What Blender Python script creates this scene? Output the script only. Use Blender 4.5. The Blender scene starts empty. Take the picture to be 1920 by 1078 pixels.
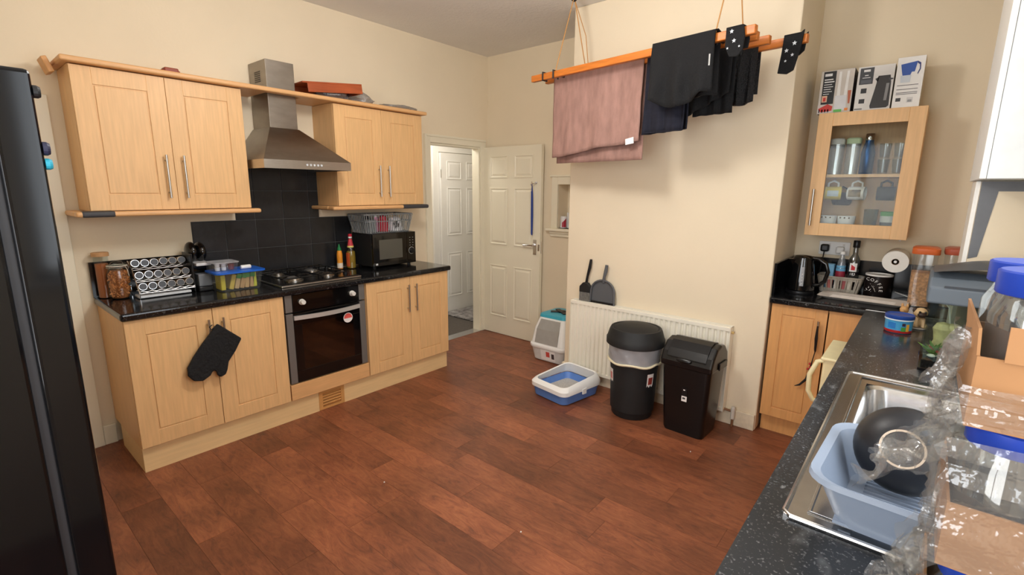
import bpy, math, random
from mathutils import Matrix, Vector, noise as mnoise
random.seed(7)
PI = math.pi
S = bpy.context.scene
COL = S.collection

# ------------------------------------------------------------------ camera
F_PX = 914.255
cam = bpy.data.cameras.new('camera'); camo = bpy.data.objects.new('camera', cam); COL.objects.link(camo)
cam.sensor_fit = 'HORIZONTAL'; cam.sensor_width = 36.0; cam.lens = F_PX / 1920 * 36.0; cam.clip_start = 0.02
r_ = (0.763420655683994, 0.6458389564026897, 0.00899693657336729)
u_ = (-0.1340550504146, 0.14480446321184176, 0.9803371414428147)
f_ = (-0.6318371197811662, 0.7496157080975657, -0.19712469211142827)
CP = (3.65786, -0.74828, 1.55063)
camo.matrix_world = Matrix(((r_[0], u_[0], -f_[0], CP[0]), (r_[1], u_[1], -f_[1], CP[1]), (r_[2], u_[2], -f_[2], CP[2]), (0, 0, 0, 1)))
S.camera = camo

# ------------------------------------------------------------------ view, world, daylight
S.view_settings.view_transform = 'Standard'; S.view_settings.look = 'None'
S.view_settings.gamma = 1.0; S.view_settings.use_curve_mapping = False
S.view_settings.exposure = 0.03
W = bpy.data.worlds.new('world'); S.world = W; W.use_nodes = True
W.node_tree.nodes['Background'].inputs[0].default_value = (0.80, 0.88, 1.0, 1)
W.node_tree.nodes['Background'].inputs[1].default_value = 1.0

def area(name, loc, rot, sx, sy, power, col):
    l = bpy.data.lights.new(name, 'AREA'); l.shape = 'RECTANGLE'; l.size = sx; l.size_y = sy; l.energy = power; l.color = col
    o = bpy.data.objects.new(name, l); COL.objects.link(o); o.location = loc; o.rotation_euler = rot; return o
# daylight coming in through the window over the sink and through the window behind the photographer
area('window_daylight', (4.125, 0.25, 1.72), (0, PI/2, 0), 1.05, 1.40, 26, (0.90, 0.95, 1.0))
area('rear_window_daylight', (2.95, -1.43, 1.55), (PI/2, 0, 0), 1.2, 1.2, 36, (0.97, 0.98, 1.0))

# the room's ceiling light, a flush globe in the middle of the kitchen
rl = bpy.data.lights.new('ceiling_lamp_light', 'POINT'); rl.energy = 52; rl.color = (1.0, .97, .93); rl.shadow_soft_size = .16
rlo = bpy.data.objects.new('ceiling_lamp_light', rl); COL.objects.link(rlo); rlo.location = (2.15, .75, 2.52)

# ------------------------------------------------------------------ geometry helpers
def J(*gs):
    v, f = [], []
    for g in gs:
        n = len(v); v += list(g[0]); f += [tuple(i + n for i in q) for q in g[1]]
    return v, f
def T(g, loc=(0, 0, 0), rot=(0, 0, 0), sc=(1, 1, 1)):
    m = Matrix.Translation(loc)
    for ang, ax in ((rot[2], 'Z'), (rot[1], 'Y'), (rot[0], 'X')):
        if ang: m = m @ Matrix.Rotation(ang, 4, ax)
    m = m @ Matrix.Diagonal((sc[0], sc[1], sc[2], 1))
    return [tuple(m @ Vector(p)) for p in g[0]], g[1]
def warp(g, fn): return [fn(*p) for p in g[0]], g[1]
def box(x0, x1, y0, y1, z0, z1):
    if x0 > x1: x0, x1 = x1, x0
    if y0 > y1: y0, y1 = y1, y0
    if z0 > z1: z0, z1 = z1, z0
    return ([(x0, y0, z0), (x1, y0, z0), (x1, y1, z0), (x0, y1, z0), (x0, y0, z1), (x1, y0, z1), (x1, y1, z1), (x0, y1, z1)],
            [(0, 3, 2, 1), (4, 5, 6, 7), (0, 1, 5, 4), (1, 2, 6, 5), (2, 3, 7, 6), (3, 0, 4, 7)])
def lathe(prof, n=24, sx=1, sy=1):
    v, f = [], []; k = len(prof)
    for r, z in prof:
        for i in range(n):
            a = 2*PI*i/n; v.append((r*math.cos(a)*sx, r*math.sin(a)*sy, z))
    for j in range(k-1):
        for i in range(n):
            a, b = j*n+i, j*n+(i+1) % n; f.append((a, b, b+n, a+n))
    if prof[0][0] > 1e-6: f.append(tuple(reversed(range(n))))
    if prof[-1][0] > 1e-6: f.append(tuple(range((k-1)*n, k*n)))
    return v, f
def cyl(r, z0, z1, n=20): return lathe([(r, z0), (r, z1)], n)
def pipe(r0, r1, z0, z1, n=24): # hollow ring
    return lathe([(r0, z0), (r1, z0), (r1, z1), (r0, z1), (r0, z0)], n) if False else _ring(r0, r1, z0, z1, n)
def _ring(r0, r1, z0, z1, n):
    v, f = [], []
    for r, z in ((r0, z0), (r1, z0), (r1, z1), (r0, z1)):
        for i in range(n):
            a = 2*PI*i/n; v.append((r*math.cos(a), r*math.sin(a), z))
    for j in range(4):
        for i in range(n):
            a, b = j*n+i, j*n+(i+1) % n; c = ((j+1) % 4)*n
            f.append((a, b, c+(i+1) % n, c+i))
    return v, f
def tube(pts, r, n=8, closed=False, caps=True, rs=None):
    P = [Vector(p) for p in pts]; m = len(P); v, f = [], []; prev = None
    for i in range(m):
        if closed: t = P[(i+1) % m] - P[i-1]
        else: t = P[min(i+1, m-1)] - P[max(i-1, 0)]
        t.normalize()
        if prev is None:
            a = Vector((0, 0, 1)) if abs(t.z) < .9 else Vector((1, 0, 0)); nx = t.cross(a).normalized()
        else: nx = (prev - t*prev.dot(t)).normalized()
        prev = nx; ny = t.cross(nx); rr = rs[i] if rs else r
        for k in range(n):
            a = 2*PI*k/n; v.append(tuple(P[i] + nx*rr*math.cos(a) + ny*rr*math.sin(a)))
    for i in range(m if closed else m-1):
        for k in range(n):
            a, b = i*n+k, i*n+(k+1) % n; c = ((i+1) % m)*n
            f.append((a, b, c+(k+1) % n, c+k))
    if caps and not closed: f += [tuple(reversed(range(n))), tuple(range((m-1)*n, m*n))]
    return v, f
def prism(poly, z0, z1):
    n = len(poly); v = [(p[0], p[1], z0) for p in poly] + [(p[0], p[1], z1) for p in poly]
    f = [tuple(reversed(range(n))), tuple(range(n, 2*n))] + [(i, (i+1) % n, n+(i+1) % n, n+i) for i in range(n)]
    return v, f
def loft(rings, cap0=True, cap1=True):
    n = len(rings[0]); v = [p for r in rings for p in r]; f = []
    for j in range(len(rings)-1):
        for i in range(n):
            a, b = j*n+i, j*n+(i+1) % n; f.append((a, b, b+n, a+n))
    if cap0: f.append(tuple(reversed(range(n))))
    if cap1: f.append(tuple(range((len(rings)-1)*n, len(rings)*n)))
    return v, f
def rrect(w, d, r, z, n=5, cx=0, cy=0):
    out = []
    for sx, sy, a0 in ((1, 1, 0), (-1, 1, PI/2), (-1, -1, PI), (1, -1, 1.5*PI)):
        for i in range(n):
            a = a0 + PI/2*i/(n-1); out.append((cx+sx*(w/2-r)+r*math.cos(a), cy+sy*(d/2-r)+r*math.sin(a), z))
    return out
def sheet(fn, nu, nv):
    v = [fn(i/nu, j/nv) for j in range(nv+1) for i in range(nu+1)]; k = nu+1
    f = [(j*k+i, j*k+i+1, (j+1)*k+i+1, (j+1)*k+i) for j in range(nv) for i in range(nu)]
    return v, f
def ball(r, n=14, m=8, sc=(1, 1, 1)):
    return T(lathe([(max(1e-7, r*math.sin(PI*j/m)), -r*math.cos(PI*j/m)) for j in range(m+1)], n), sc=sc)
def nz(x, y, z, s=1): return mnoise.noise(Vector((x*s, y*s, z*s)))
def text(s, size):
    c = bpy.data.curves.new('t', 'FONT'); c.body = s; c.size = size; c.align_x = 'CENTER'; c.resolution_u = 2
    o = bpy.data.objects.new('t', c); me = o.to_mesh()
    g = [tuple(q.co) for q in me.vertices], [tuple(p.vertices) for p in me.polygons]
    o.to_mesh_clear(); bpy.data.objects.remove(o); bpy.data.curves.remove(c); return g

# ------------------------------------------------------------------ object helpers
def mesh(name, g, m, smooth=False):
    me = bpy.data.meshes.new(name); me.from_pydata(g[0], [], g[1]); me.materials.append(m)
    if smooth:
        me.polygons.foreach_set('use_smooth', [True]*len(me.polygons))
        me.set_sharp_from_angle(angle=math.radians(38)) if hasattr(me, 'set_sharp_from_angle') else None
    return me
def put(name, me, parent=None, loc=(0, 0, 0), rot=(0, 0, 0)):
    o = bpy.data.objects.new(name, me); COL.objects.link(o); o.parent = parent; o.location = loc; o.rotation_euler = rot; return o
def tag(o, label, cat, group=None, kind=None):
    o['label'] = label; o['category'] = cat
    if group: o['group'] = group
    if kind: o['kind'] = kind
    return o
WORLD = {}
def thing(name, label, cat, loc=(0, 0, 0), rz=0, group=None, world=False):
    o = bpy.data.objects.new(name, None); COL.objects.link(o); o.location = loc; o.rotation_euler = (0, 0, rz); o.empty_display_size = .05
    tag(o, label, cat, group)
    if world: WORLD[o.name] = loc
    return o
def part(name, g, m, parent, bev=0, seg=2, smooth=False, label=None, kind=None):
    p = parent
    while p is not None and p.name not in WORLD: p = p.parent
    if p is not None:
        l = WORLD[p.name]; g = [(a-l[0], b-l[1], c-l[2]) for a, b, c in g[0]], g[1]
    o = put(name, mesh(name, g, m, smooth), parent)
    if bev: bevel(o, bev, seg)
    if label: o['label'] = label
    if kind: o['kind'] = kind
    return o
def bevel(o, w, seg=2):
    b = o.modifiers.new('bevel', 'BEVEL'); b.width = w; b.segments = seg; b.limit_method = 'ANGLE'; b.angle_limit = math.radians(40)
    return o
def one(name, g, m, label, cat, loc=(0, 0, 0), rz=0, group=None, bev=0, seg=2, smooth=False):
    o = put(name, mesh(name, g, m, smooth), None, loc, (0, 0, rz)); tag(o, label, cat, group)
    if bev: bevel(o, bev, seg)
    return o
def struct(name, g, m, parent=None, bev=0, smooth=False):
    o = put(name, mesh(name, g, m, smooth), parent)
    if parent is None: o['kind'] = 'structure'
    if bev: bevel(o, bev)
    return o
def copy_tree(o, parent=None):
    c = o.copy(); COL.objects.link(c); c.parent = parent
    for ch in list(o.children): copy_tree(ch, c)
    return c

# ------------------------------------------------------------------ materials
def srgb(r, g, b):
    q = lambda c: (c/255/12.92) if c <= 10 else ((c/255+.055)/1.055)**2.4
    return (q(r), q(g), q(b), 1)
def mat(name, col, rough=.5, metal=0, var=0, scale=8, stretch=(1, 1, 1), bump=0, bscale=None, coat=0, trans=0, ior=1.45, spec=.5, var2=None, rand=0, emis=0):
    m = bpy.data.materials.new(name); m.use_nodes = True; nt = m.node_tree; N = nt.nodes; Lk = nt.links; b = N['Principled BSDF']
    c = srgb(*col)
    b.inputs['Base Color'].default_value = c; b.inputs['Roughness'].default_value = rough; b.inputs['Metallic'].default_value = metal
    b.inputs['Coat Weight'].default_value = coat; b.inputs['Transmission Weight'].default_value = trans; b.inputs['IOR'].default_value = ior
    b.inputs['Specular IOR Level'].default_value = spec
    if emis:
        b.inputs['Emission Color'].default_value = c; b.inputs['Emission Strength'].default_value = emis
    tc = N.new('ShaderNodeTexCoord'); mp = N.new('ShaderNodeMapping'); mp.inputs['Scale'].default_value = stretch; Lk.new(tc.outputs['Object'], mp.inputs[0])
    n = N.new('ShaderNodeTexNoise'); n.inputs['Scale'].default_value = scale; n.inputs['Detail'].default_value = 5; Lk.new(mp.outputs[0], n.inputs[0])
    if var or var2:
        r = N.new('ShaderNodeValToRGB'); r.color_ramp.elements[0].position = .3; r.color_ramp.elements[1].position = .7
        lo = tuple(x*(1-var) for x in c[:3]) + (1,); hi = tuple(min(1, x*(1+var)) for x in c[:3]) + (1,)
        if var2: lo, hi = c, srgb(*var2)
        r.color_ramp.elements[0].color = lo; r.color_ramp.elements[1].color = hi
        Lk.new(n.outputs[0], r.inputs[0]); out = r.outputs[0]
        if rand:
            oi = N.new('ShaderNodeObjectInfo'); mr = N.new('ShaderNodeMapRange'); mr.inputs[3].default_value = 1-rand; mr.inputs[4].default_value = 1+rand*.8
            Lk.new(oi.outputs['Random'], mr.inputs[0]); hs = N.new('ShaderNodeHueSaturation'); Lk.new(mr.outputs[0], hs.inputs['Value']); Lk.new(out, hs.inputs['Color']); out = hs.outputs[0]
        Lk.new(out, b.inputs['Base Color'])
    if bump:
        n2 = N.new('ShaderNodeTexNoise'); n2.inputs['Scale'].default_value = bscale or scale; n2.inputs['Detail'].default_value = 4; Lk.new(mp.outputs[0], n2.inputs[0])
        bp = N.new('ShaderNodeBump'); bp.inputs['Strength'].default_value = bump; bp.inputs['Distance'].default_value = .01
        Lk.new(n2.outputs[0], bp.inputs['Height']); Lk.new(bp.outputs[0], b.inputs['Normal'])
    return m
def film(name, tint=(255, 255, 255), amt=.12, rough=.05, body=0, bodycol=(220, 225, 230), bump=0, bscale=30):
    """thin clear sheet: passes light straight through, with a gloss layer and a little milky body"""
    m = bpy.data.materials.new(name); m.use_nodes = True; nt = m.node_tree; N = nt.nodes; Lk = nt.links; N.remove(N['Principled BSDF'])
    tr = N.new('ShaderNodeBsdfTransparent'); tr.inputs[0].default_value = srgb(*tint)
    gl = N.new('ShaderNodeBsdfGlossy'); gl.inputs['Roughness'].default_value = rough
    mx = N.new('ShaderNodeMixShader'); mx.inputs[0].default_value = amt
    Lk.new(tr.outputs[0], mx.inputs[1]); Lk.new(gl.outputs[0], mx.inputs[2]); out = mx.outputs[0]
    if body:
        df = N.new('ShaderNodeBsdfDiffuse'); df.inputs[0].default_value = srgb(*bodycol); m2 = N.new('ShaderNodeMixShader'); m2.inputs[0].default_value = body
        Lk.new(out, m2.inputs[1]); Lk.new(df.outputs[0], m2.inputs[2]); out = m2.outputs[0]
    if bump:
        tc = N.new('ShaderNodeTexCoord'); n2 = N.new('ShaderNodeTexNoise'); n2.inputs['Scale'].default_value = bscale; n2.inputs['Detail'].default_value = 3; Lk.new(tc.outputs['Object'], n2.inputs[0])
        bp = N.new('ShaderNodeBump'); bp.inputs['Strength'].default_value = bump; bp.inputs['Distance'].default_value = .02; Lk.new(n2.outputs[0], bp.inputs['Height']); Lk.new(bp.outputs[0], gl.inputs['Normal'])
    Lk.new(out, N['Material Output'].inputs[0]); return m
def speckle(name, base, spot, rough=.15):
    m = mat(name, base, rough); nt = m.node_tree; N = nt.nodes; Lk = nt.links; b = N['Principled BSDF']
    tc = N.new('ShaderNodeTexCoord'); cols = []
    mixin = None
    for sc, th, amt, st in ((60, .66, .55, (1, .45, 1)), (170, .60, .3, (1, 1, 1)), (14, .6, .22, (1, .5, 1))):
        mp = N.new('ShaderNodeMapping'); mp.inputs['Scale'].default_value = st; Lk.new(tc.outputs['Object'], mp.inputs[0])
        n = N.new('ShaderNodeTexNoise'); n.inputs['Scale'].default_value = sc; n.inputs['Detail'].default_value = 3; Lk.new(mp.outputs[0], n.inputs[0])
        mr = N.new('ShaderNodeMapRange'); mr.inputs[1].default_value = th; mr.inputs[2].default_value = th+.1; mr.inputs[4].default_value = amt; Lk.new(n.outputs[0], mr.inputs[0])
        mx = N.new('ShaderNodeMixRGB'); Lk.new(mr.outputs[0], mx.inputs[0]); mx.inputs[2].default_value = srgb(*spot)
        if mixin is None: mx.inputs[1].default_value = srgb(*base)
        else: Lk.new(mixin, mx.inputs[1])
        mixin = mx.outputs[0]
    Lk.new(mixin, b.inputs['Base Color']); return m

CREAM = mat('wall_cream', (234, 219, 192), .75, var=.025, scale=2.2, bump=.06, bscale=60)
CEIL = mat('ceiling_white', (232, 228, 222), .9, var=.03, scale=2, bump=.35, bscale=45)
BEECH = mat('beech_laminate', (228, 184, 130), .42, var=.07, scale=16, stretch=(5, 5, .35), rand=.03)
BEECHH = mat('beech_trim', (222, 172, 118), .42, var=.07, scale=16, stretch=(5, .35, 5))
BEECHL = mat('beech_plinth', (232, 198, 146), .45, var=.05, scale=12, stretch=(5, .35, 5))
BEECHA = mat('beech_aged', (216, 160, 100), .42, var=.07, scale=16, stretch=(5, 5, .35))
BLKTOP = speckle('worktop_black', (20, 20, 22), (120, 122, 125), .12)
HAZETOP = speckle('worktop_black_hazed', (46, 48, 51), (165, 168, 170), .2)  # lighter copy of the black worktop, window-reflection haze put into its colour
UPST = mat('upstand_black', (16, 16, 18), .15)
TILE = mat('slate_tile', (33, 34, 37), .3, var=.3, scale=9, bump=.22, bscale=14, rand=.12)
GROUT = mat('grout', (92, 92, 92), .8)
STEEL = mat('brushed_steel', (190, 185, 178), .3, 1, var=.06, scale=30, stretch=(1, 1, 12))
HOODST = mat('hood_steel', (150, 143, 134), .34, 1, var=.12, scale=6, stretch=(1, 1, 3))
CHROME = mat('chrome', (215, 215, 218), .12, 1)
SINKST = mat('sink_steel', (205, 205, 205), .22, 1, var=.05, scale=40)
DARKST = mat('dark_steel', (126, 124, 121), .4, .45)
BLKGL = mat('black_gloss', (10, 10, 11), .08, coat=.3)
BLKPL = mat('black_plastic', (22, 22, 24), .35)
BLKMT = mat('black_matt', (26, 27, 28), .6, var=.12, scale=20)
ENAM = mat('hob_enamel', (14, 14, 15), .2)
GREYPL = mat('grey_plastic', (90, 92, 95), .45)
WHITEPL = mat('white_plastic', (238, 238, 235), .4)
WHITEPT = mat('white_paint', (240, 238, 232), .4, var=.015, scale=3)
CREAMPT = mat('cream_gloss_paint', (236, 228, 205), .38, var=.02, scale=3)
RADW = mat('radiator_enamel', (240, 234, 218), .35)
PINE = mat('orange_pine', (196, 112, 42), .4, var=.2, scale=10, stretch=(.4, 6, 6))
PINK = mat('pink_terry', (178, 138, 126), .95, var=.16, scale=9, stretch=(3, 3, .8), bump=.8, bscale=180)
BLKCL = mat('black_cotton', (13, 13, 15), .9, bump=.4, bscale=120)
NAVY = mat('navy_cloth', (24, 25, 38), .9, var=.25, scale=6, stretch=(.5, 1, 9), bump=.3, bscale=120)
SPARK = mat('sequin_cloth', (18, 19, 22), .3, var=.5, scale=170, bump=1.0, bscale=170)
CORD = mat('sisal_cord', (190, 140, 84), .8)
CLEAR = film('clear_plastic', (246, 248, 248), .1, .08, body=.05)
GLASS = film('clear_glass', (240, 244, 243), .06, .03)
PANEG = film('cabinet_glass', (240, 243, 242), .010, .05)
FILM = film('cellophane', (242, 241, 238), .10, .18, body=.08, bodycol=(215, 215, 215), bump=.6, bscale=30)
LINER = film('bin_liner', (220, 224, 230), .2, .3, body=.45, bodycol=(205, 208, 214), bump=.6, bscale=25)
CARD = mat('cardboard', (158, 114, 74), .8, var=.06, scale=14)
BLUELID = mat('blue_lid', (32, 62, 160), .35)
REDV = mat('floor_vinyl', (120, 62, 38), .42)
def floor_mat():
    m = REDV; nt = m.node_tree; N = nt.nodes; Lk = nt.links; b = N['Principled BSDF']
    tc = N.new('ShaderNodeTexCoord'); oi = N.new('ShaderNodeObjectInfo')
    cm = N.new('ShaderNodeCombineXYZ'); mu = N.new('ShaderNodeMath'); mu.operation = 'MULTIPLY'; mu.inputs[1].default_value = 37
    Lk.new(oi.outputs['Random'], mu.inputs[0]); Lk.new(mu.outputs[0], cm.inputs[2]); Lk.new(mu.outputs[0], cm.inputs[0])
    ad = N.new('ShaderNodeVectorMath'); Lk.new(tc.outputs['Object'], ad.inputs[0]); Lk.new(cm.outputs[0], ad.inputs[1])
    mp = N.new('ShaderNodeMapping'); mp.inputs['Scale'].default_value = (1.5, 5.5, 1); Lk.new(ad.outputs[0], mp.inputs[0])
    n1 = N.new('ShaderNodeTexNoise'); n1.inputs['Scale'].default_value = 4.5; n1.inputs['Detail'].default_value = 10; n1.inputs['Roughness'].default_value = .78; n1.inputs['Distortion'].default_value = 1.6; Lk.new(mp.outputs[0], n1.inputs[0])
    n2 = N.new('ShaderNodeTexNoise'); n2.inputs['Scale'].default_value = 3.2; n2.inputs['Detail'].default_value = 6; Lk.new(ad.outputs[0], n2.inputs[0])
    r1 = N.new('ShaderNodeValToRGB'); e = r1.color_ramp.elements; e[0].position = .25; e[0].color = srgb(84, 55, 45); e[1].position = .75; e[1].color = srgb(174, 112, 74)
    k = e.new(.47); k.color = srgb(142, 84, 57)
    Lk.new(n1.outputs[0], r1.inputs[0])
    r2 = N.new('ShaderNodeValToRGB'); r2.color_ramp.elements[0].position = .36; r2.color_ramp.elements[0].color = (.42, .40, .42, 1); r2.color_ramp.elements[1].position = .62; r2.color_ramp.elements[1].color = (1.05, 1, 1, 1)
    Lk.new(n2.outputs[0], r2.inputs[0])
    mx = N.new('ShaderNodeMixRGB'); mx.blend_type = 'MULTIPLY'; mx.inputs[0].default_value = .6; Lk.new(r1.outputs[0], mx.inputs[1]); Lk.new(r2.outputs[0], mx.inputs[2])
    hs = N.new('ShaderNodeHueSaturation'); mr = N.new('ShaderNodeMapRange'); mr.inputs[3].default_value = .70; mr.inputs[4].default_value = 1.12; Lk.new(oi.outputs['Random'], mr.inputs[0]); Lk.new(mr.outputs[0], hs.inputs['Value']); Lk.new(mx.outputs[0], hs.inputs['Color'])
    Lk.new(hs.outputs[0], b.inputs['Base Color'])
    bp = N.new('ShaderNodeBump'); bp.inputs['Strength'].default_value = .12; bp.inputs['Distance'].default_value = .01; Lk.new(n1.outputs[0], bp.inputs['Height']); Lk.new(bp.outputs[0], b.inputs['Normal'])
floor_mat()
_flat = {}
def flat(r, g, b, rough=.5):
    k = (r, g, b, rough)
    if k not in _flat: _flat[k] = mat('colour_%d_%d_%d' % (r, g, b), (r, g, b), rough, var=.04, scale=20)
    return _flat[k]

# ================================================================== THE ROOM
XR, YB, YN, H = 4.06, 3.17, -1.35, 2.875
BX0, BX1, BY = 1.45, 2.97, 2.57          # chimney breast
DY0, DY1, DH = 2.36, 3.06, 1.985         # doorway in the left wall
fl = struct('floor', box(-.1, XR+.1, YN-.1, YB+.1, -.06, -.0015), mat('floor_under', (92, 56, 40), .6))
PW, PLN = .165, .93
pm = bevel_mesh = mesh('plank', box(-PLN/2, PLN/2, -PW/2, PW/2, -.0015, 0), REDV)
row = 0; yy = YN
while yy < YB - .01:
    w = min(PW, YB-yy); x = -random.random()*PLN
    while x < XR:
        a, b = max(0, x), min(XR, x+PLN)
        if b - a > .03:
            full = (b-a > PLN-.001 and w > PW-.001)
            me = pm if full else mesh('plank', box(-(b-a)/2, (b-a)/2, -w/2, w/2, -.0015, 0), REDV)
            o = put('plank', me, fl, ((a+b)/2, yy+w/2, 0))
            o.scale = ((b-a-.0012)/(b-a), (w-.0012)/w, 1)
        x += PLN
    yy += PW; row += 1
struct('ceiling', box(-.1, XR+.1, YN-.1, YB+.1, H, H+.08), CEIL)
wl = struct('wall_left', J(box(-.1, 0, YN-.1, DY0, 0, H), box(-.1, 0, DY0, DY1, DH, H), box(-.1, 0, DY1, YB+.1, 0, H)), CREAM)
NX0, NX1, NZ0, NZ1 = .93, 1.22, 1.185, 1.60   # little wall niche
struct('wall_back', J(box(0, NX0, YB, YB+.1, 0, H), box(NX1, XR+.1, YB, YB+.1, 0, H), box(NX0, NX1, YB, YB+.1, 0, NZ0), box(NX0, NX1, YB, YB+.1, NZ1, H), box(NX0-.02, NX1+.02, YB+.1, YB+.24, NZ0-.02, NZ1+.02) if False else box(NX0, NX1, YB+.16, YB+.18, NZ0, NZ1),
    box(NX0-.02, NX0, YB+.1, YB+.18, NZ0-.02, NZ1+.02), box(NX1, NX1+.02, YB+.1, YB+.18, NZ0-.02, NZ1+.02), box(NX0, NX1, YB+.1, YB+.18, NZ0-.02, NZ0), box(NX0, NX1, YB+.1, YB+.18, NZ1, NZ1+.02)), CREAM)
struct('wall_chimney_breast', box(BX0, BX1, BY, YB, 0, H), CREAM, bev=.008)
WY0, WY1, WZ0, WZ1 = -.5, 1.0, 1.15, 2.3
struct('wall_right', J(box(XR, XR+.12, YN-.1, WY0, 0, H), box(XR, XR+.12, WY1, YB, 0, H), box(XR, XR+.12, WY0, WY1, 0, WZ0), box(XR, XR+.12, WY0, WY1, WZ1, H)), CREAM)
VX0, VX1, VZ0, VZ1 = 2.3, 3.6, .9, 2.2
struct('wall_near', J(box(0, VX0, YN-.12, YN, 0, H), box(VX1, XR, YN-.12, YN, 0, H), box(VX0, VX1, YN-.12, YN, 0, VZ0), box(VX0, VX1, YN-.12, YN, VZ1, H)), CREAM)
def frame_y(x0, x1, y0, y1, z0, z1, t):  # window frame lying in a plane of constant x
    ym = (y0+y1)/2
    return J(box(x0, x1, y0, y0+t, z0, z1), box(x0, x1, y1-t, y1, z0, z1), box(x0, x1, y0+t, y1-t, z0, z0+t), box(x0, x1, y0+t, y1-t, z1-t, z1), box(x0, x1, ym-t/2, ym+t/2, z0+t, z1-t))
w1 = struct('window_1', frame_y(XR+.07, XR+.12, WY0, WY1, WZ0, WZ1, .05), WHITEPL)
for a, b in ((WY0+.05, (WY0+WY1)/2-.025), ((WY0+WY1)/2+.025, WY1-.05)): struct('pane', box(XR+.092, XR+.096, a, b, WZ0+.05, WZ1-.05), GLASS, w1)
struct('window_sill', box(XR-.03, XR+.07, WY0-.04, WY1+.04, WZ0-.025, WZ0), WHITEPL, w1)
w2 = struct('window_2', T(frame_y(0, .05, -VX1, -VX0, VZ0, VZ1, .05), (0, YN-.12, 0), (0, 0, -PI/2)) if False else
    J(box(VX0, VX0+.05, YN-.12, YN-.07, VZ0, VZ1), box(VX1-.05, VX1, YN-.12, YN-.07, VZ0, VZ1), box(VX0, VX1, YN-.12, YN-.07, VZ0, VZ0+.05), box(VX0, VX1, YN-.12, YN-.07, VZ1-.05, VZ1), box(2.925, 2.975, YN-.12, YN-.07, VZ0, VZ1)), WHITEPL)
for a, b in ((VX0+.05, 2.925), (2.975, VX1-.05)): struct('pane', box(a, b, YN-.098, YN-.094, VZ0+.05, VZ1-.05), GLASS, w2)

# hallway seen through the doorway
HX = -.93
CARPET = mat('grey_carpet', (104, 98, 92), .95, var=.2, scale=90, bump=.6, bscale=200)
struct('floor_hall', box(HX-.1, -.1, 1.6, 4.9, -.06, -.002), CARPET)
struct('wall_hall', J(box(HX-.1, HX, 1.6, 4.9, 0, 2.6), box(HX, -.1, 1.5, 1.6, 0, 2.6), box(HX, -.1, 4.9, 5.0, 0, 2.6), box(-.1, 0, YB+.1, 4.9, 0, 2.6)), mat('hall_white', (236, 228, 212), .7))
struct('ceiling_hall', box(HX-.1, -.1, 1.5, 5.0, 2.6, 2.66), CEIL)
hl = bpy.data.lights.new('hall_lamp_light', 'POINT'); hl.energy = 15; hl.color = (1, .98, .95); hl.shadow_soft_size = .12
hlo = bpy.data.objects.new('hall_lamp_light', hl); COL.objects.link(hlo); hlo.location = (-.5, 2.75, 2.2)

# doorway lining, architraves, door leaves
struct('trim_1', J(box(-.1, 0, DY0, DY0+.025, 0, DH), box(-.1, 0, DY1-.025, DY1, 0, DH), box(-.1, 0, DY0+.025, DY1-.025, DH-.025, DH),
    box(0, .018, DY0-.06, DY0+.008, 0, DH+.065), box(0, .018, DY1-.008, DY1+.06, 0, DH+.065), box(0, .018, DY0+.008, DY1-.008, DH-.008, DH+.065),
    box(.018, .026, DY0-.06, DY0-.04, 0, DH+.065), box(.018, .026, DY0-.04, DY1+.06, DH+.045, DH+.065), box(-.06, -.045, DY0+.025, DY0+.037, 0, DH-.025)), CREAMPT, bev=.003)
struct('trim_2', box(-.1, .02, DY0+.02, DY1-.02, -.001, .006), CHROME, bev=.002)
def raised_panel(u0, u1, v0, v1, F):
    """moulded panel: sunk border with a raised field, on plane n=0 facing +n"""
    def R(i, n): return [F(u0+i, v0+i, n), F(u1-i, v0+i, n), F(u1-i, v1-i, n), F(u0+i, v1-i, n)]
    return loft([R(0, 0.0), R(0, .006), R(.008, .007), R(.016, .001), R(.022, .001), R(.04, .007)], False, True)
def six_panel_door(name, W_, m, mp=None):
    lf = struct(name, box(0, W_, 0, .04, .004, 1.975), m, bev=.002)
    s = W_/.76
    for u0, u1 in ((.095*s, .335*s), (.425*s, .665*s)):
        for v0, v1 in ((.20, .76), (.98, 1.565), (1.665, 1.885)):
            for side in (0, 1):
                Fm = (lambda u, v, n: (u, -n, v)) if side == 0 else (lambda u, v, n: (W_-u, .04+n, v))
                struct('panel', raised_panel(u0, u1, v0, v1, Fm), m, lf)
    return lf
def lever(parent, x, z, ny, s=1, dirx=-1):
    g = J(box(x-.02, x+.02, ny-.008, ny, z-.075, z+.075))
    part('handle_plate', g, CHROME, parent, bev=.003)
    part('handle', J(T(cyl(.009, 0, .045, 12), (x, ny-.005, z+.02), (PI/2, 0, 0)), tube([(x, ny-.045, z+.02), (x+dirx*.02, ny-.05, z+.02), (x+dirx*.115, ny-.048, z+.014)], .009, 10)), CHROME, parent, smooth=True)
d1 = six_panel_door('door_1', .76, CREAMPT); d1.location = (.015, 3.095, 0); d1.rotation_euler = (0, 0, -.005)
lever(d1, .70, .99, 0)
part('hook', J(T(cyl(.012, 0, .012, 12), (.705, 0, 1.615), (PI/2, 0, 0)), tube([(.705, -.01, 1.615), (.705, -.035, 1.61), (.69, -.05, 1.605), (.68, -.045, 1.625)], .005, 8)), CHROME, d1, smooth=True)
part('latch', box(.757, .762, .012, .028, .93, 1.05), CHROME, d1)
part('strike', box(.735, .755, -.002, 0, .955, 1.02), CHROME, d1)
d2 = six_panel_door('door_2', .76, WHITEPT); d2.location = (HX+.05, 3.29, 0); d2.rotation_euler = (0, 0, PI/2)
part('hinge', box(-.004, .004, -.004, .0, 1.68, 1.78), STEEL, d2)
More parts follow.
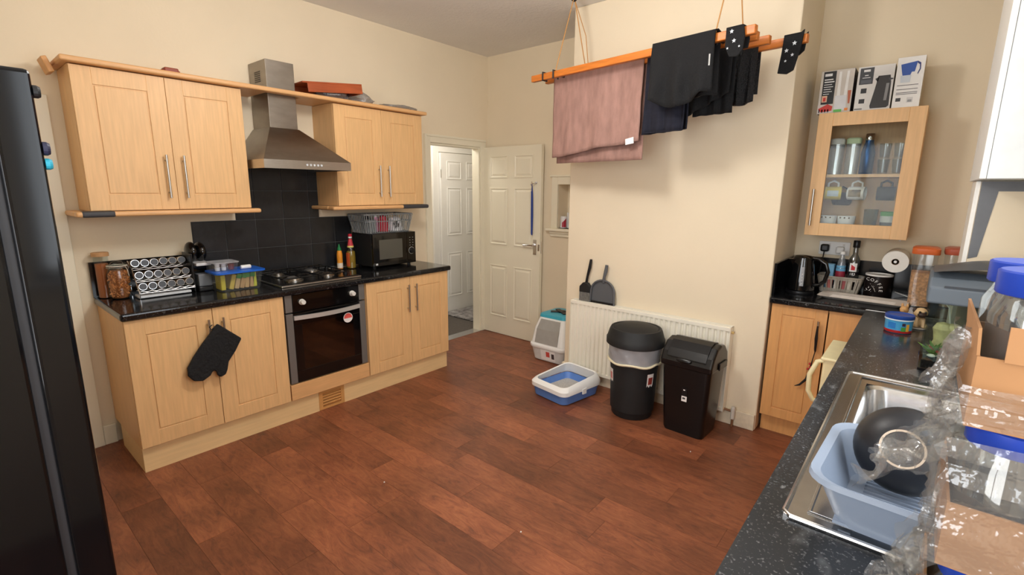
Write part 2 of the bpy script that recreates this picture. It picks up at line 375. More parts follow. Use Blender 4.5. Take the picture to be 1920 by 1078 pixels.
struct('trim_3', J(box(HX, HX+.022, 3.19, 3.285, 0, 2.07), box(HX, HX+.022, 4.06, 4.15, 0, 2.07), box(HX, HX+.022, 3.285, 4.06, 1.985, 2.07)), WHITEPT, bev=.003)
# blocked-off door frame behind the fridge on the left wall
d3 = struct('door_3', box(-.01, .008, -1.02, -.33, 0, 1.96), CREAMPT)
struct('trim_4', J(box(0, .022, -.335, -.258, 0, 2.02), box(0, .022, -1.1, -1.02, 0, 2.02), box(0, .022, -1.02, -.335, 1.95, 2.02)), CREAMPT, bev=.004)
struct('baseboard_left', box(0, .018, -.258, -.195, 0, .12), CREAMPT, bev=.004)
struct('baseboard_back', J(box(.02, BX0, YB-.018, YB, 0, .12)), CREAMPT, bev=.004)
struct('baseboard_chimney_breast', J(box(BX0, BX1-.005, BY-.016, BY, 0, .11), box(BX0-.016, BX0, BY-.016, YB-.02, 0, .11)), mat('old_skirting', (226, 212, 186), .6, var=.12, scale=18), bev=.004)
# niche frame with its ledge
struct('trim_5', J(box(NX0-.07, NX0, YB-.022, YB, NZ0, NZ1+.07), box(NX1, NX1+.07, YB-.022, YB, NZ0, NZ1+.07), box(NX0, NX1, YB-.022, YB, NZ1, NZ1+.07), box(NX0-.09, NX1+.09, YB-.03, YB, NZ1+.07, NZ1+.09),
    box(NX0-.11, NX1+.11, YB-.06, YB+.1, NZ0-.025, NZ0), box(NX0-.08, NX1+.08, YB-.035, YB, NZ0-.05, NZ0-.025), box(NX0-.08, NX1+.08, YB-.02, YB, NZ0-.08, NZ0-.05)), CREAMPT, bev=.004)

# black slate splashback tiles, 0.2 m, on a grout bed on the left wall
gb = part('grout_bed', J(box(0, .006, .34, 1.50, .9115, 1.325), box(0, .006, .615, 1.225, 1.325, 1.76)), GROUT, wl)
tm = {}
def tile(y0, y1, z0, z1):
    k = (round(y1-y0, 3), round(z1-z0, 3))
    if k not in tm: tm[k] = mesh('tile', box(0, .006, 0, k[0], 0, k[1]), TILE)
    bevel(put('tile', tm[k], gb, (.0055, y0, z0)), .0015, 1)
YL = [.34, .54, .742, .944, 1.146, 1.348, 1.50]; ZL = [.925, 1.121, 1.323, 1.525, 1.727]
for i in range(6):
    for j in range(2): tile(YL[i]+.002, YL[i+1]-.002, ZL[j]+.002, ZL[j+1]-.002)
for a, b in ((.615, .742), (.742, .944), (.944, 1.146), (1.146, 1.225)):
    for j in (2, 3): tile(a+.002, b-.002, ZL[j]+.002, ZL[j+1]-.002)

# ================================================================== KITCHEN UNITS
FX = lambda x0, y0, z0: (lambda u, v, n: (x0+n, y0+u, z0+v))      # facing +x
FY = lambda x0, y0, z0: (lambda u, v, n: (x0+u, y0-n, z0+v))      # facing -y
FXm = lambda x0, y0, z0: (lambda u, v, n: (x0-n, y0+u, z0+v))     # facing -x
def mbox(F, u0, u1, v0, v1, n0, n1):
    a, b = F(u0, v0, n0), F(u1, v1, n1); return box(a[0], b[0], a[1], b[1], a[2], b[2])
def mtube(F, pts, r, n=10): return tube([F(*p) for p in pts], r, n)
def cab_door(parent, F, w, h, m, handle=None, ins=.085, glass=False):
    """routed shaker-style door; handle = (u, v0, v1)"""
    g = J(mbox(F, 0, ins, 0, h, 0, .018), mbox(F, w-ins, w, 0, h, 0, .018), mbox(F, ins, w-ins, 0, ins, 0, .018), mbox(F, ins, w-ins, h-ins, h, 0, .018))
    if not glass: g = J(g, mbox(F, ins-.002, w-ins+.002, ins-.002, h-ins+.002, 0, .0125))
    d = part('door', g, m, parent, bev=.0012, seg=1)
    if not glass: part('panel', mbox(F, ins+.006, w-ins-.006, ins+.006, h-ins-.006, .012, .0175), m, d, bev=.003, seg=2)
    else: part('pane', mbox(F, ins-.002, w-ins+.002, ins-.002, h-ins+.002, .006, .010), PANEG, d)
    if handle:
        u, v0, v1 = handle
        part('handle', J(mtube(F, [(u, v0, .045), (u, v1, .045)], .0062), mtube(F, [(u, v0+.03, .017), (u, v0+.03, .045)], .0045), mtube(F, [(u, v1-.03, .017), (u, v1-.03, .045)], .0045)), STEEL, d, smooth=True)
    return d
def carcass(x0, x1, y0, y1, z0, z1, t=.018, open_side='x+'):
    g = [box(x0, x1, y0, y1, z0, z0+t), box(x0, x1, y0, y1, z1-t, z1)]
    if open_side in ('x+', 'x-'): g += [box(x0, x1, y0, y0+t, z0+t, z1-t), box(x0, x1, y1-t, y1, z0+t, z1-t)]
    else: g += [box(x0, x0+t, y0, y1, z0+t, z1-t), box(x1-t, x1, y0, y1, z0+t, z1-t)]
    if open_side == 'x+': g.append(box(x0, x0+.006, y0+t, y1-t, z0+t, z1-t))
    if open_side == 'x-': g.append(box(x1-.006, x1, y0+t, y1-t, z0+t, z1-t))
    if open_side == 'y-': g.append(box(x0+t, x1-t, y1-.006, y1, z0+t, z1-t))
    return J(*g)
E0, E1, E2, E3 = -.19, .632, 1.236, 2.040     # base cabinet, oven, base cabinet
KF = .566                                      # carcass front
def base_unit(y0, y1, label):
    t = thing('base_cabinet', label, 'cabinet', (0.28, (y0+y1)/2, .15), world=True)
    part('body', carcass(.004, KF, y0, y1, .15, .868), BEECH, t)
    part('shelf', box(.02, .5, y0+.02, y1-.02, .5, .515), WHITEPL, t)
    w = (y1-y0)/2 - .003
    cab_door(t, FX(KF+.001, y0+.0015, .152), w, .714, BEECH, (w-.028, .435, .655))
    cab_door(t, FX(KF+.001, y0+w+.0045, .152), w, .714, BEECH, (.045, .435, .655))
    return t
base_unit(E0, E1-.002, 'beech base cabinet left of the oven with a black glove on its handles')
base_unit(E2+.002, E3, 'beech base cabinet right of the oven beneath the microwave')
# kickboard with its vent
pl = thing('kickboard', 'pale beech kickboard with a slatted vent under the units beside the oven', 'kickboard', (.55, .92, 0), world=True)
part('board', J(box(.535, .553, E0+.005, .835, 0, .148), box(.535, .553, 1.03, E3-.012, 0, .148), box(.10, .553, E3-.012, E3+.002, 0, .148), box(.10, .535, E0+.005, E0+.02, 0, .148)), BEECHL, pl)
VENT = flat(205, 150, 88)
vt = part('vent', J(box(.54, .557, .835, .862, .003, .145), box(.54, .557, 1.003, 1.03, .003, .145), box(.54, .557, .862, 1.003, .125, .145), box(.54, .557, .862, 1.003, .003, .02), box(.538, .541, .862, 1.003, .02, .125)), VENT, pl)
for i in range(5): part('slat', T(box(-.005, .005, .862, 1.003, -.006, .006), (.55, 0, .034+i*.0205), (0, .5, 0)), VENT, vt)
# worktop and upstand
wt = thing('worktop', 'glossy black speckled worktop over the beech units with the gas hob', 'worktop', (.3, .92, .87), world=True)
part('slab', box(.0125, .608, -.203, 2.062, .87, .91), BLKTOP, wt, bev=.012, seg=3)
part('upstand', box(.0125, .0265, -.203, .335, .9095, 1.118), UPST, wt)
# built-under oven
ov = thing('oven', 'built-in black oven with curved steel handle beneath the gas hob', 'oven', (.3, .934, .15), world=True)
part('body', box(.05, KF-.02, E1+.015, E2-.015, .27, .865), BLKMT, ov)
part('filler_panel', box(KF-.017, KF+.019, E1+.004, E2-.004, .152, .258), BEECHH, ov, bev=.0015)
cpn = part('control_panel', box(KF-.02, KF+.016, .690, 1.178, .748, .866), BLKGL, ov, bev=.003)
for y0, y1 in ((.642, .688), (1.180, 1.226)):
    part('steel_strip', box(KF-.02, KF+.014, y0, y1, .752, .866), DARKST, ov, bev=.002); part('steel_strip', box(KF-.02, KF+.014, y0, y1, .265, .742), DARKST, ov, bev=.002)
for y in (.752, 1.122): part('knob', T(lathe([(.020, 0), (.020, .006), (.017, .008), (.0155, .028), (.013, .031)], 20), (KF+.016, y, .812), (0, PI/2, 0)), flat(225, 222, 215), ov, smooth=True)
od = part('oven_door', J(box(KF-.015, KF+.014, .690, 1.178, .265, .345), box(KF-.015, KF+.014, .690, 1.178, .66, .742), box(KF-.015, KF+.014, .690, .745, .345, .66), box(KF-.015, KF+.014, 1.123, 1.178, .345, .66)), BLKGL, ov, bev=.002)
part('window', box(KF+.004, KF+.012, .745, 1.123, .345, .66), film('oven_glass', (70, 66, 62), .12, .04), od)
part('oven_back', box(KF-.015, KF-.01, .745, 1.123, .345, .66), flat(38, 36, 34), od)
for z in (.47, .55): part('rack_bar', tube([(KF-.002, .75, z), (KF-.002, 1.118, z)], .003, 6), STEEL, od)
hp = [(KF+.02+.035*math.sin(PI*min(1, max(0, i/14))), .69+.487*i/14, .712-.0*i) for i in range(15)]
def strap(pts, hw, th):
    rings = [[(p[0]-th, p[1], p[2]-hw), (p[0]+th, p[1], p[2]-hw), (p[0]+th, p[1], p[2]+hw), (p[0]-th, p[1], p[2]+hw)] for p in pts]; return loft(rings)
part('handle', strap(hp, .014, .006), mat('satin_aluminium', (205, 205, 203), .35, .55), od, smooth=True)
stk = part('sticker', T(cyl(.036, 0, .001, 28), (KF+.0141, 1.082, .640), (0, PI/2, 0)), flat(240, 235, 232), od)
part('sticker_print', warp(prism([(.031*math.cos(q), .031*math.sin(q)) for q in [(-.12+i*(PI+.24)/16) for i in range(17)]], 0, .0005), lambda a, b, c: (KF+.0152+c, 1.082+a, .640+b)), flat(226, 92, 84), stk)
# gas hob
hb = thing('gas_hob', 'black four-burner gas hob with steel edge set into the black worktop', 'hob', (.28, .945, .909), world=True)
part('steel_tray', box(.035, .535, .652, 1.238, .9095, .922), STEEL, hb, bev=.004)
part('enamel_top', box(.045, .505, .662, 1.228, .92, .926), ENAM, hb, bev=.003)
for x, y, r in ((.16, .80, .036), (.395, .80, .05), (.16, 1.05, .05), (.39, 1.05, .036)):
    b = part('burner', T(lathe([(r+.012, 0), (r+.012, .006), (r, .01), (r, .016)], 24), (x, y, .926)), STEEL, hb, smooth=True)
    part('burner_cap', T(lathe([(r-.006, 0), (r-.006, .007), (r-.012, .01)], 24), (x, y, .942)), DARKST if r > .04 else STEEL, b, smooth=True)
for yc in (.80, 1.05):
    g = []
    for y0 in (yc-.115, yc+.115): g.append(tube([(.06, y0, .928), (.06, y0, .958), (.49, y0, .958), (.49, y0, .928)], .005, 6))
    for xx in (.06, .49): g.append(tube([(xx, yc-.115, .958), (xx, yc+.115, .958)], .005, 6))
    for xc in (.16, .393):
        for k in range(4):
            a = k*PI/2; g.append(tube([(xc+.03*math.cos(a), yc+.03*math.sin(a), .962), (xc+.105*math.cos(a), yc+.112*math.sin(a), .958)], .0045, 6))
    part('pan_support', J(*g), ENAM, hb)
for i in range(4): part('knob', T(lathe([(.018, 0), (.018, .01), (.014, .012), (.012, .024)], 16), (.12+i*.09, 1.195, .926)), BLKPL, hb, smooth=True)
# wall cabinets
U0, U1, U2, U3 = -.20, .608, 1.228, 2.034
UF, UZ0, UZ1 = .282, 1.418, 2.148
def wall_unit(y0, y1, label):
    t = thing('wall_cabinet', label, 'cabinet', (.14, (y0+y1)/2, UZ0), world=True)
    part('body', carcass(.002, UF, y0, y1, UZ0, UZ1), BEECH, t)
    w = (y1-y0)/2 - .002
    cab_door(t, FX(UF+.001, y0+.001, UZ0+.002), w, .725, BEECH, (w-.04, .065, .305))
    d = cab_door(t, FX(UF+.001, y0+w+.003, UZ0+.002), w, .725, BEECH, (.045, .065, .305))
    return t
wall_unit(U0, U1, 'beech wall cabinet with two doors above the spice rack')
wall_unit(U2, U3, 'beech wall cabinet with two doors above the microwave')
TAPE = mat('dark_tape', (62, 62, 66), .5)
for y0, y1, ta, tb, lb in ((-.265, .655, -.245, -.10, 'rounded beech light rail below the cabinet above the spice rack'), (1.165, 2.065, 1.79, 2.066, 'rounded beech light rail below the cabinet above the microwave')):
    t = thing('light_rail', lb, 'trim', (.17, (y0+y1)/2, UZ0-.03), world=True)
    part('rail', J(box(.255, .335, y0, y1, UZ0-.03, UZ0-.002), box(.004, .255, y0, y0+.06, UZ0-.03, UZ0-.002)), BEECHH, t, bev=.011, seg=3)
    part('tape', box(.25, .3365, ta, tb, UZ0-.0315, UZ0-.0005), TAPE, t, bev=.011, seg=3)
co = thing('cornice', 'long beech cornice shelf running over both cabinets and past the steel duct', 'cornice', (.17, .92, UZ1+.001), world=True)
part('board', prism([(.004, -.235), (.345, -.235), (.345, 2.062), (.004, 2.062), (.004, 1.0), (.275, 1.0), (.275, .775), (.004, .775)], UZ1+.002, UZ1+.03), BEECHH, co, bev=.010, seg=3)
part('return_piece', T(box(-.02, .10, -.012, .012, -.045, .03), (.10, -.262, UZ1+.005), (.35, 0, 0)), BEECHA, co, bev=.004)
# extractor hood
hd = thing('extractor_hood', 'brushed steel chimney extractor hood between the wall cabinets', 'hood', (.25, .92, 1.665), world=True)
HY0, HY1 = .624, 1.222
part('canopy', loft([[(.004, HY0, 1.722), (.5, HY0, 1.722), (.5, HY1, 1.722), (.004, HY1, 1.722)], [(.004, .785, 1.94), (.262, .785, 1.94), (.262, .985, 1.94), (.004, .985, 1.94)]]), HOODST, hd)
part('duct', box(.004, .256, .791, .979, 1.94, 2.365), HOODST, hd, bev=.002)
rim = part('rim', J(box(.004, .5, HY0, HY0+.012, 1.668, 1.722), box(.004, .5, HY1-.012, HY1, 1.668, 1.722), box(.488, .5, HY0+.012, HY1-.012, 1.668, 1.722), box(.004, .488, HY0+.012, HY1-.012, 1.70, 1.715)), STEEL, hd)
for i in range(5): part('button', T(cyl(.007, 0, .004, 12), (.5, .90+i*.025, 1.696), (0, PI/2, 0)), flat(210, 215, 220), rim)
part('vent_slot', J(*[box(.09+i*.0, .17, .7885, .7915, 2.235+i*.012, 2.241+i*.012) for i in range(6)]), flat(70, 66, 60), hd)

# ------------------------------------------------------------------ right-hand units
ab = thing('base_cabinet', 'beech base cabinet in the alcove with a cord hanging from its handle', 'cabinet', (3.2, 2.88, .13), world=True)
part('body', carcass(2.985, 3.46, 2.606, 3.16, .13, .868, open_side='y-'), BEECHA, ab)
cab_door(ab, FY(2.985, 2.604, .125), .30, .742, BEECHA, (.262, .50, .675), ins=.062)
part('filler_panel', box(3.292, 3.50, 2.586, 2.604, .125, .867), BEECHA, ab)
part('kickboard', box(2.985, 3.56, 2.645, 2.66, 0, .128), BEECHA, ab)
sc_ = thing('sink_cabinet', 'long beech sink unit under the grey-hazed worktop along the right wall', 'cabinet', (3.8, 1.1, .13), world=True)
part('body', J(box(3.51, 4.05, -.28, -.262, .13, .868), box(3.51, 4.05, 2.56, 2.578, .13, .868), box(3.51, 4.05, -.262, 2.56, .13, .148)), BEECHA, sc_)
for i in range(5): cab_door(sc_, FXm(3.508, -.28+i*.572, .132), .568, .735, BEECHA, (.5, .45, .66))
part('kickboard', box(3.55, 3.57, -.28, 2.64, 0, .128), BEECHA, sc_)
# worktops: alcove piece and sink run with a cut-out for the bowl
aw = thing('worktop', 'black speckled worktop in the alcove under the glass-fronted cabinet', 'worktop', (3.2, 2.87, .87), world=True)
part('slab', box(2.972, 4.055, 2.556, 3.168, .87, .91), BLKTOP, aw, bev=.01, seg=3)
part('upstand', J(box(2.971, 2.985, 2.60, 3.168, .9095, 1.115), box(2.985, 4.055, 3.154, 3.169, .9095, 1.115)), UPST, aw)
SX0, SX1, SY0, SY1 = 3.515, 3.985, .275, 1.315
BX_0, BX_1, BY_0, BY_1 = 3.575, 3.93, .70, 1.22
sw = thing('worktop', 'long black speckled worktop, greyed by painted window haze, with the steel sink let into it', 'worktop', (3.76, 1.1, .87), world=True)
part('slab', J(box(3.462, BX_0-.01, -.30, 2.552, .87, .91), box(BX_1+.01, 4.055, -.30, 2.552, .87, .91), box(BX_0-.01, BX_1+.01, -.30, BY_0-.01, .87, .91), box(BX_0-.01, BX_1+.01, BY_1+.01, 2.552, .87, .91)), HAZETOP, sw)
part('joint_strip', box(3.462, 4.05, 2.5515, 2.557, .88, .9115), STEEL, sw)
# sink
sk = thing('sink', 'stainless steel sink with drainer let into the grey-hazed worktop', 'sink', (3.75, .8, .909), world=True)
g = J(*[box(a, b, c, d, .9095, .917) for a, b, c, d in ((SX0, BX_0, SY0, SY1), (BX_1, SX1, SY0, SY1), (BX_0, BX_1, SY0, BY_0), (BX_0, BX_1, BY_1, SY1))])
part('deck', g, SINKST, sk)
part('rolled_edge', tube([(SX0+.012, SY0, .916), (SX1-.012, SY0, .916), (SX1, SY0+.012, .916), (SX1, SY1-.012, .916), (SX1-.012, SY1, .916), (SX0+.012, SY1, .916), (SX0, SY1-.012, .916), (SX0, SY0+.012, .916)], .0055, 8, closed=True), SINKST, sk, smooth=True)
part('inner_step', tube([(SX0+.04, SY0+.035, .918), (SX1-.035, SY0+.035, .918), (SX1-.03, SY1-.04, .918), (SX0+.04, SY1-.04, .918)], .004, 6, closed=True), SINKST, sk, smooth=True)
cxb, cyb, wb, db = (BX_0+BX_1)/2, (BY_0+BY_1)/2, BX_1-BX_0, BY_1-BY_0
part('bowl', loft([rrect(wb+.004, db+.004, .05, .9175, 6, cxb, cyb), rrect(wb-.012, db-.012, .055, .908, 6, cxb, cyb), rrect(wb-.04, db-.04, .06, .79, 6, cxb, cyb), rrect(wb-.09, db-.09, .05, .775, 6, cxb, cyb)], False, True), SINKST, sk, smooth=True)
part('waste', T(_ring(.012, .04, .7755, .779, 24), (cxb, cyb, 0)), CHROME, sk)
for i in range(9): part('drain_ridge', tube([(3.60+i*.04, .34, .9165), (3.60+i*.04, .64, .9165)], .004, 6), SINKST, sk, smooth=True)
part('tap', J(T(cyl(.022, 0, .05, 16), (3.955, .98, .917)), tube([(3.955, .98, .96), (3.955, .98, 1.10), (3.93, .98, 1.13), (3.80, .97, 1.115), (3.79, .97, 1.09)], .011, 10), tube([(3.955, .98, 1.0), (3.955, 1.05, 1.03)], .008, 8)), CHROME, sk, smooth=True)

# glass-fronted wall cabinet in the alcove
GX0, GX1, GZ0, GZ1 = 3.062, 3.58, 1.282, 2.024
gc = thing('wall_cabinet', 'beech wall cabinet with a glass door in the alcove', 'cabinet', (3.32, 3.02, GZ0), world=True)
part('body', carcass(GX0, GX1, 2.895, 3.166, GZ0, GZ1, open_side='y-'), BEECH, gc)
part('shelf', box(GX0+.018, GX1-.018, 2.91, 3.158, 1.642, 1.66), BEECH, gc)
cab_door(gc, FY(GX0, 2.893, GZ0), GX1-GX0, GZ1-GZ0, BEECH, (.028, .062, .288), ins=.078, glass=True)
part('foot_peg', T(cyl(.006, -.012, 0, 10), (3.55, 2.95, GZ0)), WHITEPL, gc)

# white wall cupboard and the boxed-in pipes below it
bl = thing('boiler_cupboard', 'tall white cupboard hung on the right wall above the taped pipe boxing', 'cupboard', (3.92, 1.83, 1.60), world=True)
part('body', box(3.790, 4.056, 1.555, 2.10, 1.60, 2.45), flat(216, 221, 222), bl, bev=.002)
part('door', box(3.772, 3.789, 1.553, 2.10, 1.60, 2.45), WHITEPL, bl, bev=.002)
bxg = thing('pipe_boxing', 'cream pipe boxing with grey tape standing behind the fish tank', 'boxing', (3.92, 2.0, .91), world=True)
part('panel', box(3.797, 4.056, 1.86, 2.10, .911, 1.598), CREAM, bxg)
part('edge_board', box(3.782, 3.7965, 1.864, 2.10, .911, 1.598), WHITEPT, bxg, bev=.002)
GTAPE = mat('grey_tape', (104, 106, 110), .45, var=.1, scale=12)
part('tape', warp(prism([(3.7975, 1.30), (3.824, 1.31), (3.848, 1.560), (4.0, 1.560), (4.03, 1.597), (3.7975, 1.597)], 0, .0012), lambda a, b, c: (a, 1.8598-c, b)), GTAPE, bxg)

# ================================================================== LARGE LOOSE THINGS
# tall black fridge on the left
fr = thing('fridge_freezer', 'tall glossy black fridge freezer with magnets on its door', 'fridge', (2.13, -.95, 0), world=True)
FBLK = mat('fridge_black', (10, 10, 12), .09, spec=.32)
part('body', box(1.84, 2.437, -1.33, -.673, .02, 1.748), FBLK, fr, bev=.006)
part('gasket', box(1.86, 2.425, -.673, -.660, .06, 1.74), flat(52, 53, 58), fr)
fd = part('door', box(1.84, 2.437, -.660, -.600, .62, 1.748), FBLK, fr, bev=.008, seg=3)
part('freezer_door', box(1.84, 2.437, -.660, -.600, .05, .612), FBLK, fr, bev=.008, seg=3)
for x, z, c, s in ((2.425, 1.712, (24, 24, 26), .011), (2.425, 1.615, (36, 38, 62), .012), (2.425, 1.588, (40, 150, 175), .010)):
    one('fridge_magnet', lathe([(s, 0), (s, .006), (s*.8, .010)], 16), flat(*c), {24: 'black round magnet high on the fridge door', 36: 'dark blue round magnet on the fridge door', 40: 'turquoise round magnet on the fridge door'}[c[0]], 'magnet', (x, -.6002, z)).rotation_euler = (-PI/2, 0, 0)
bb = thing('food_packet', 'blue and orange packet lying on top of the fridge', 'packet', (2.36, -.70, 1.749))
part('sleeve', box(-.06, .06, -.06, .02, 0, .05), flat(40, 52, 150), bb, bev=.008); part('flap', box(-.06, .06, -.058, .018, .05, .075), flat(215, 110, 50), bb, bev=.006)

# radiator
rd = thing('radiator', 'white panel radiator mounted on the chimney breast', 'radiator', (2.16, 2.53, .09), world=True)
prof = []
nf = 32; rx0, rx1 = 1.545, 2.775; pitch = (rx1-rx0-.03)/nf
pts = [(rx0, 2.514)]
for i in range(nf):
    a = rx0+.015+i*pitch; pts += [(a+pitch*.12, 2.514), (a+pitch*.30, 2.499), (a+pitch*.70, 2.499), (a+pitch*.88, 2.514)]
pts += [(rx1, 2.514), (rx1, 2.518), (rx0, 2.518)]
part('panel', prism(pts, .125, .655), RADW, rd)
part('header', J(box(rx0, rx1, 2.500, 2.518, .655, .682), box(rx0, rx1, 2.500, 2.518, .098, .125)), RADW, rd, bev=.003)
part('side_cover', box(rx0-.004, rx0, 2.499, 2.565, .098, .682), RADW, rd)
part('side_cover', box(rx1, rx1+.004, 2.499, 2.565, .098, .682), RADW, rd)
part('grille_bar', J(*[box(rx0, rx1, 2.519+i*.011, 2.522+i*.011, .680, .684) for i in range(5)] + [box(rx0+i*.0615, rx0+i*.0615+.004, 2.518, 2.567, .678, .683) for i in range(21)]), RADW, rd, kind='stuff')
part('back_panel', box(rx0, rx1, 2.555, 2.567, .11, .67), RADW, rd)
part('bleed_valve', T(cyl(.009, 0, .014, 10), (rx1+.004, 2.53, .645), (0, PI/2, 0)), flat(200, 170, 110), rd)
part('pipe', J(tube([(2.835, 2.535, 0), (2.835, 2.535, .10)], .0075, 10), tube([(2.835, 2.535, .105), (2.775, 2.535, .11)], .008, 10)), flat(132, 92, 62, .35), rd, smooth=True)
part('valve', J(T(cyl(.014, .055, .10, 12), (2.835, 2.535, 0)), T(lathe([(.013, 0), (.015, .01), (.014, .035), (.01, .04)], 14), (2.835, 2.535, .10))), flat(214, 208, 196), rd, smooth=True)

# brush and dustpan stood on the radiator, leaning on the wall
LEAN = -.035
br = thing('hand_brush', 'black hand brush stood on the radiator beside the dustpan', 'brush', (1.655, 2.532, .685))
def lean(g): return T(g, (0, 0, 0), (LEAN, 0, 0))
part('bristles', lean(J(*[box(-.045+i*.0095, -.038+i*.0095, -.016, .016, 0, .075) for i in range(10)])), mat('dusty_bristle', (120, 118, 112), .9, var=.3, scale=60), br)
part('head', lean(prism([(-.048, .07), (.05, .07), (.05, .12), (.02, .145), (-.02, .145), (-.048, .12)], -.016, .016) if False else warp(prism([(-.048, .07), (.05, .07), (.05, .115), (.022, .148), (-.018, .148), (-.048, .115)], -.018, .018), lambda a, b, c: (a, c, b))), BLKMT, br, bev=.004)
part('handle', lean(tube([(.004, 0, .14), (.012, 0, .2), (.028, 0, .27), (.036, 0, .335)], .012, 10, rs=[.011, .010, .013, .010])), BLKPL, br, smooth=True)
dp = thing('dustpan', 'grey plastic dustpan stood upright on the radiator beside the brush', 'dustpan', (1.812, 2.528, .685))
out = [(-.105, 0), (.105, 0), (.102, .10)] + [(.10*math.cos(a)*1.0, .10+.085*math.sin(a)) for a in [PI*i/12 for i in range(1, 12)]] + [(-.102, .10)]
part('pan', lean(J(warp(prism(out, 0, .004), lambda a, b, c: (a, .012-c, b)), warp(prism([(x*.9, .02+z*.88) for x, z in out], 0, .006), lambda a, b, c: (a, .020-c, b)))), GREYPL, dp, bev=.002)
part('rim', lean(tube([(x, -.004, z) for x, z in out[1:]] + [(-.105, -.004, 0)], .007, 8)), GREYPL, dp, smooth=True)
part('lip', lean(box(-.107, .107, -.006, .012, 0, .014)), BLKPL, dp)
part('handle', lean(tube([(0, .005, .17), (.006, 0, .21), (.016, 0, .255), (.022, 0, .305)], .012, 10, rs=[.014, .011, .014, .012])), GREYPL, dp, smooth=True)

# round bin with liner
rb = thing('round_bin', 'round black bin with a clear liner showing under its lid', 'bin', (2.225, 2.285, 0))
part('body', lathe([(.134, 0), (.140, .01), (.158, .30), (.168, .43), (.163, .43), (.150, .05), (.12, .04)], 40), BLKMT, rb, smooth=True)
def linerf(u, v):
    a = 2*PI*u; r = .172 + .010*v + .004*math.sin(a*9+v*5) + .006*nz(math.cos(a), math.sin(a), v*2, 3); return (r*math.cos(a), r*math.sin(a), .395+.15*v+(.012*nz(a, 0, 0, 1) if v == 0 else 0))
part('bin_liner', sheet(linerf, 64, 6), LINER, rb, smooth=True)
part('liner_hem', tube([((.178+.003*math.sin(i*.9))*math.cos(2*PI*i/48), (.178+.003*math.sin(i*.9))*math.sin(2*PI*i/48), .40+.006*math.sin(i*.7)) for i in range(48)], .008, 6, closed=True), flat(226, 214, 182), rb, smooth=True)
ld = part('lid', lathe([(.192, .515), (.198, .52), (.198, .555), (.192, .565), (.178, .612), (.170, .628), (.158, .630), (.150, .622)], 44), BLKMT, rb, smooth=True)
part('swing_flap', T(lathe([(.153, 0), (.15, .008), (.11, .026), (.05, .034), (1e-6, .036)], 40), (0, 0, .618)), BLKMT, rb, smooth=True)
LAB = flat(236, 232, 228)
def curved_label(a0, a1, z0, z1, r0, r1, m): return sheet(lambda u, v: (((r0+(r1-r0)*v)+.0015)*math.cos(a0+(a1-a0)*u), ((r0+(r1-r0)*v)+.0015)*math.sin(a0+(a1-a0)*u), z0+(z1-z0)*v), 8, 2)
for a0, a1, c in ((-2.50, -2.15, (205, 120, 112)), (-.52, -.17, (150, 60, 50))):
    l = part('label_sticker', curved_label(a0, a1, .22, .34, .1532, .1605, LAB), LAB, rb)
    part('label_print', T(curved_label(a0+.06, a1-.06, .255, .315, .1545, .1595, LAB), sc=(1.004, 1.004, 1)), flat(*c), l)
# black swing bin
SBL = mat('swing_bin_black', (16, 16, 17), .28)
sb = thing('swing_bin', 'glossy black rectangular swing-top bin beside the round bin', 'bin', (2.625, 2.315, 0), rz=-.04)
part('body', loft([rrect(.255, .215, .03, 0, 5), rrect(.27, .225, .03, .02, 5), rrect(.315, .262, .03, .46, 5)]), SBL, sb, smooth=True)
def lidring(y, z, w): return z
prof = [(-.138, .45), (-.142, .49), (-.115, .545), (-.06, .60), (0, .615), (.07, .60), (.12, .55), (.138, .49), (.138, .45)]
part('lid', bevel_g := J(warp(prism([(p[0], p[1]) for p in prof], -.166, .166), lambda a, b, c: (c, a, b))), SBL, sb, bev=.014, seg=3)
part('swing_flap', warp(prism([(-.128, .520), (-.10, .566), (-.052, .610), (0, .624), (.055, .612), (.06, .604), (0, .616), (-.055, .600), (-.105, .556), (-.13, .512)], -.125, .125), lambda a, b, c: (c, a-.006, b)), SBL, sb, bev=.003)
part('finger_lip', T(lathe([(.05, 0), (.046, .010), (.03, .014)], 24, sx=1, sy=.32), (-.01, -.137, .505), (.95, 0, 0)), SBL, sb, smooth=True)
part('hinge_cover', J(box(-.176, -.166, -.03, .10, .455, .50), box(.166, .176, -.03, .10, .455, .50)), SBL, sb, bev=.004)
tg = part('tag', box(-.012, .022, -.1292, -.1275, .265, .325), BLKPL, sb); part('tag_label', box(-.010, .024, -.1305, -.1293, .235, .27), LAB, tg); part('tag_print', box(-.004, .014, -.1312, -.1305, .25, .262), flat(70, 70, 72), tg)
part('tag_mark', box(-.002, .010, -.1302, -.1292, .308, .314), LAB, tg)

# open litter tray: blue base, white rim
lt = thing('litter_tray', 'blue cat litter tray with a white rim on the floor by the radiator', 'litter tray', (1.69, 2.245, 0), rz=-.16)
LBL = flat(92, 130, 196, .4)
part('base', loft([rrect(.30, .36, .05, 0, 6), rrect(.33, .39, .05, .008, 6), rrect(.352, .414, .05, .085, 6), rrect(.335, .398, .045, .085, 6), rrect(.30, .36, .05, .03, 6), rrect(.28, .34, .04, .024, 6)], True, True), LBL, lt, smooth=True)
def rimring(w, d, r, zf, zb):
    return [(x, y, zf+(zb-zf)*((y/d)+.5)) for x, y, z in rrect(w, d, r, 0, 6)]
part('rim', loft([rimring(.372, .434, .055, .080, .085), rimring(.374, .436, .055, .11, .12), rimring(.335, .395, .05, .132, .168), rimring(.320, .380, .05, .137, .174), rimring(.304, .364, .045, .132, .168), rimring(.315, .375, .045, .115, .145), rimring(.35, .41, .05, .09, .09)], False, False), WHITEPL, lt, smooth=True)
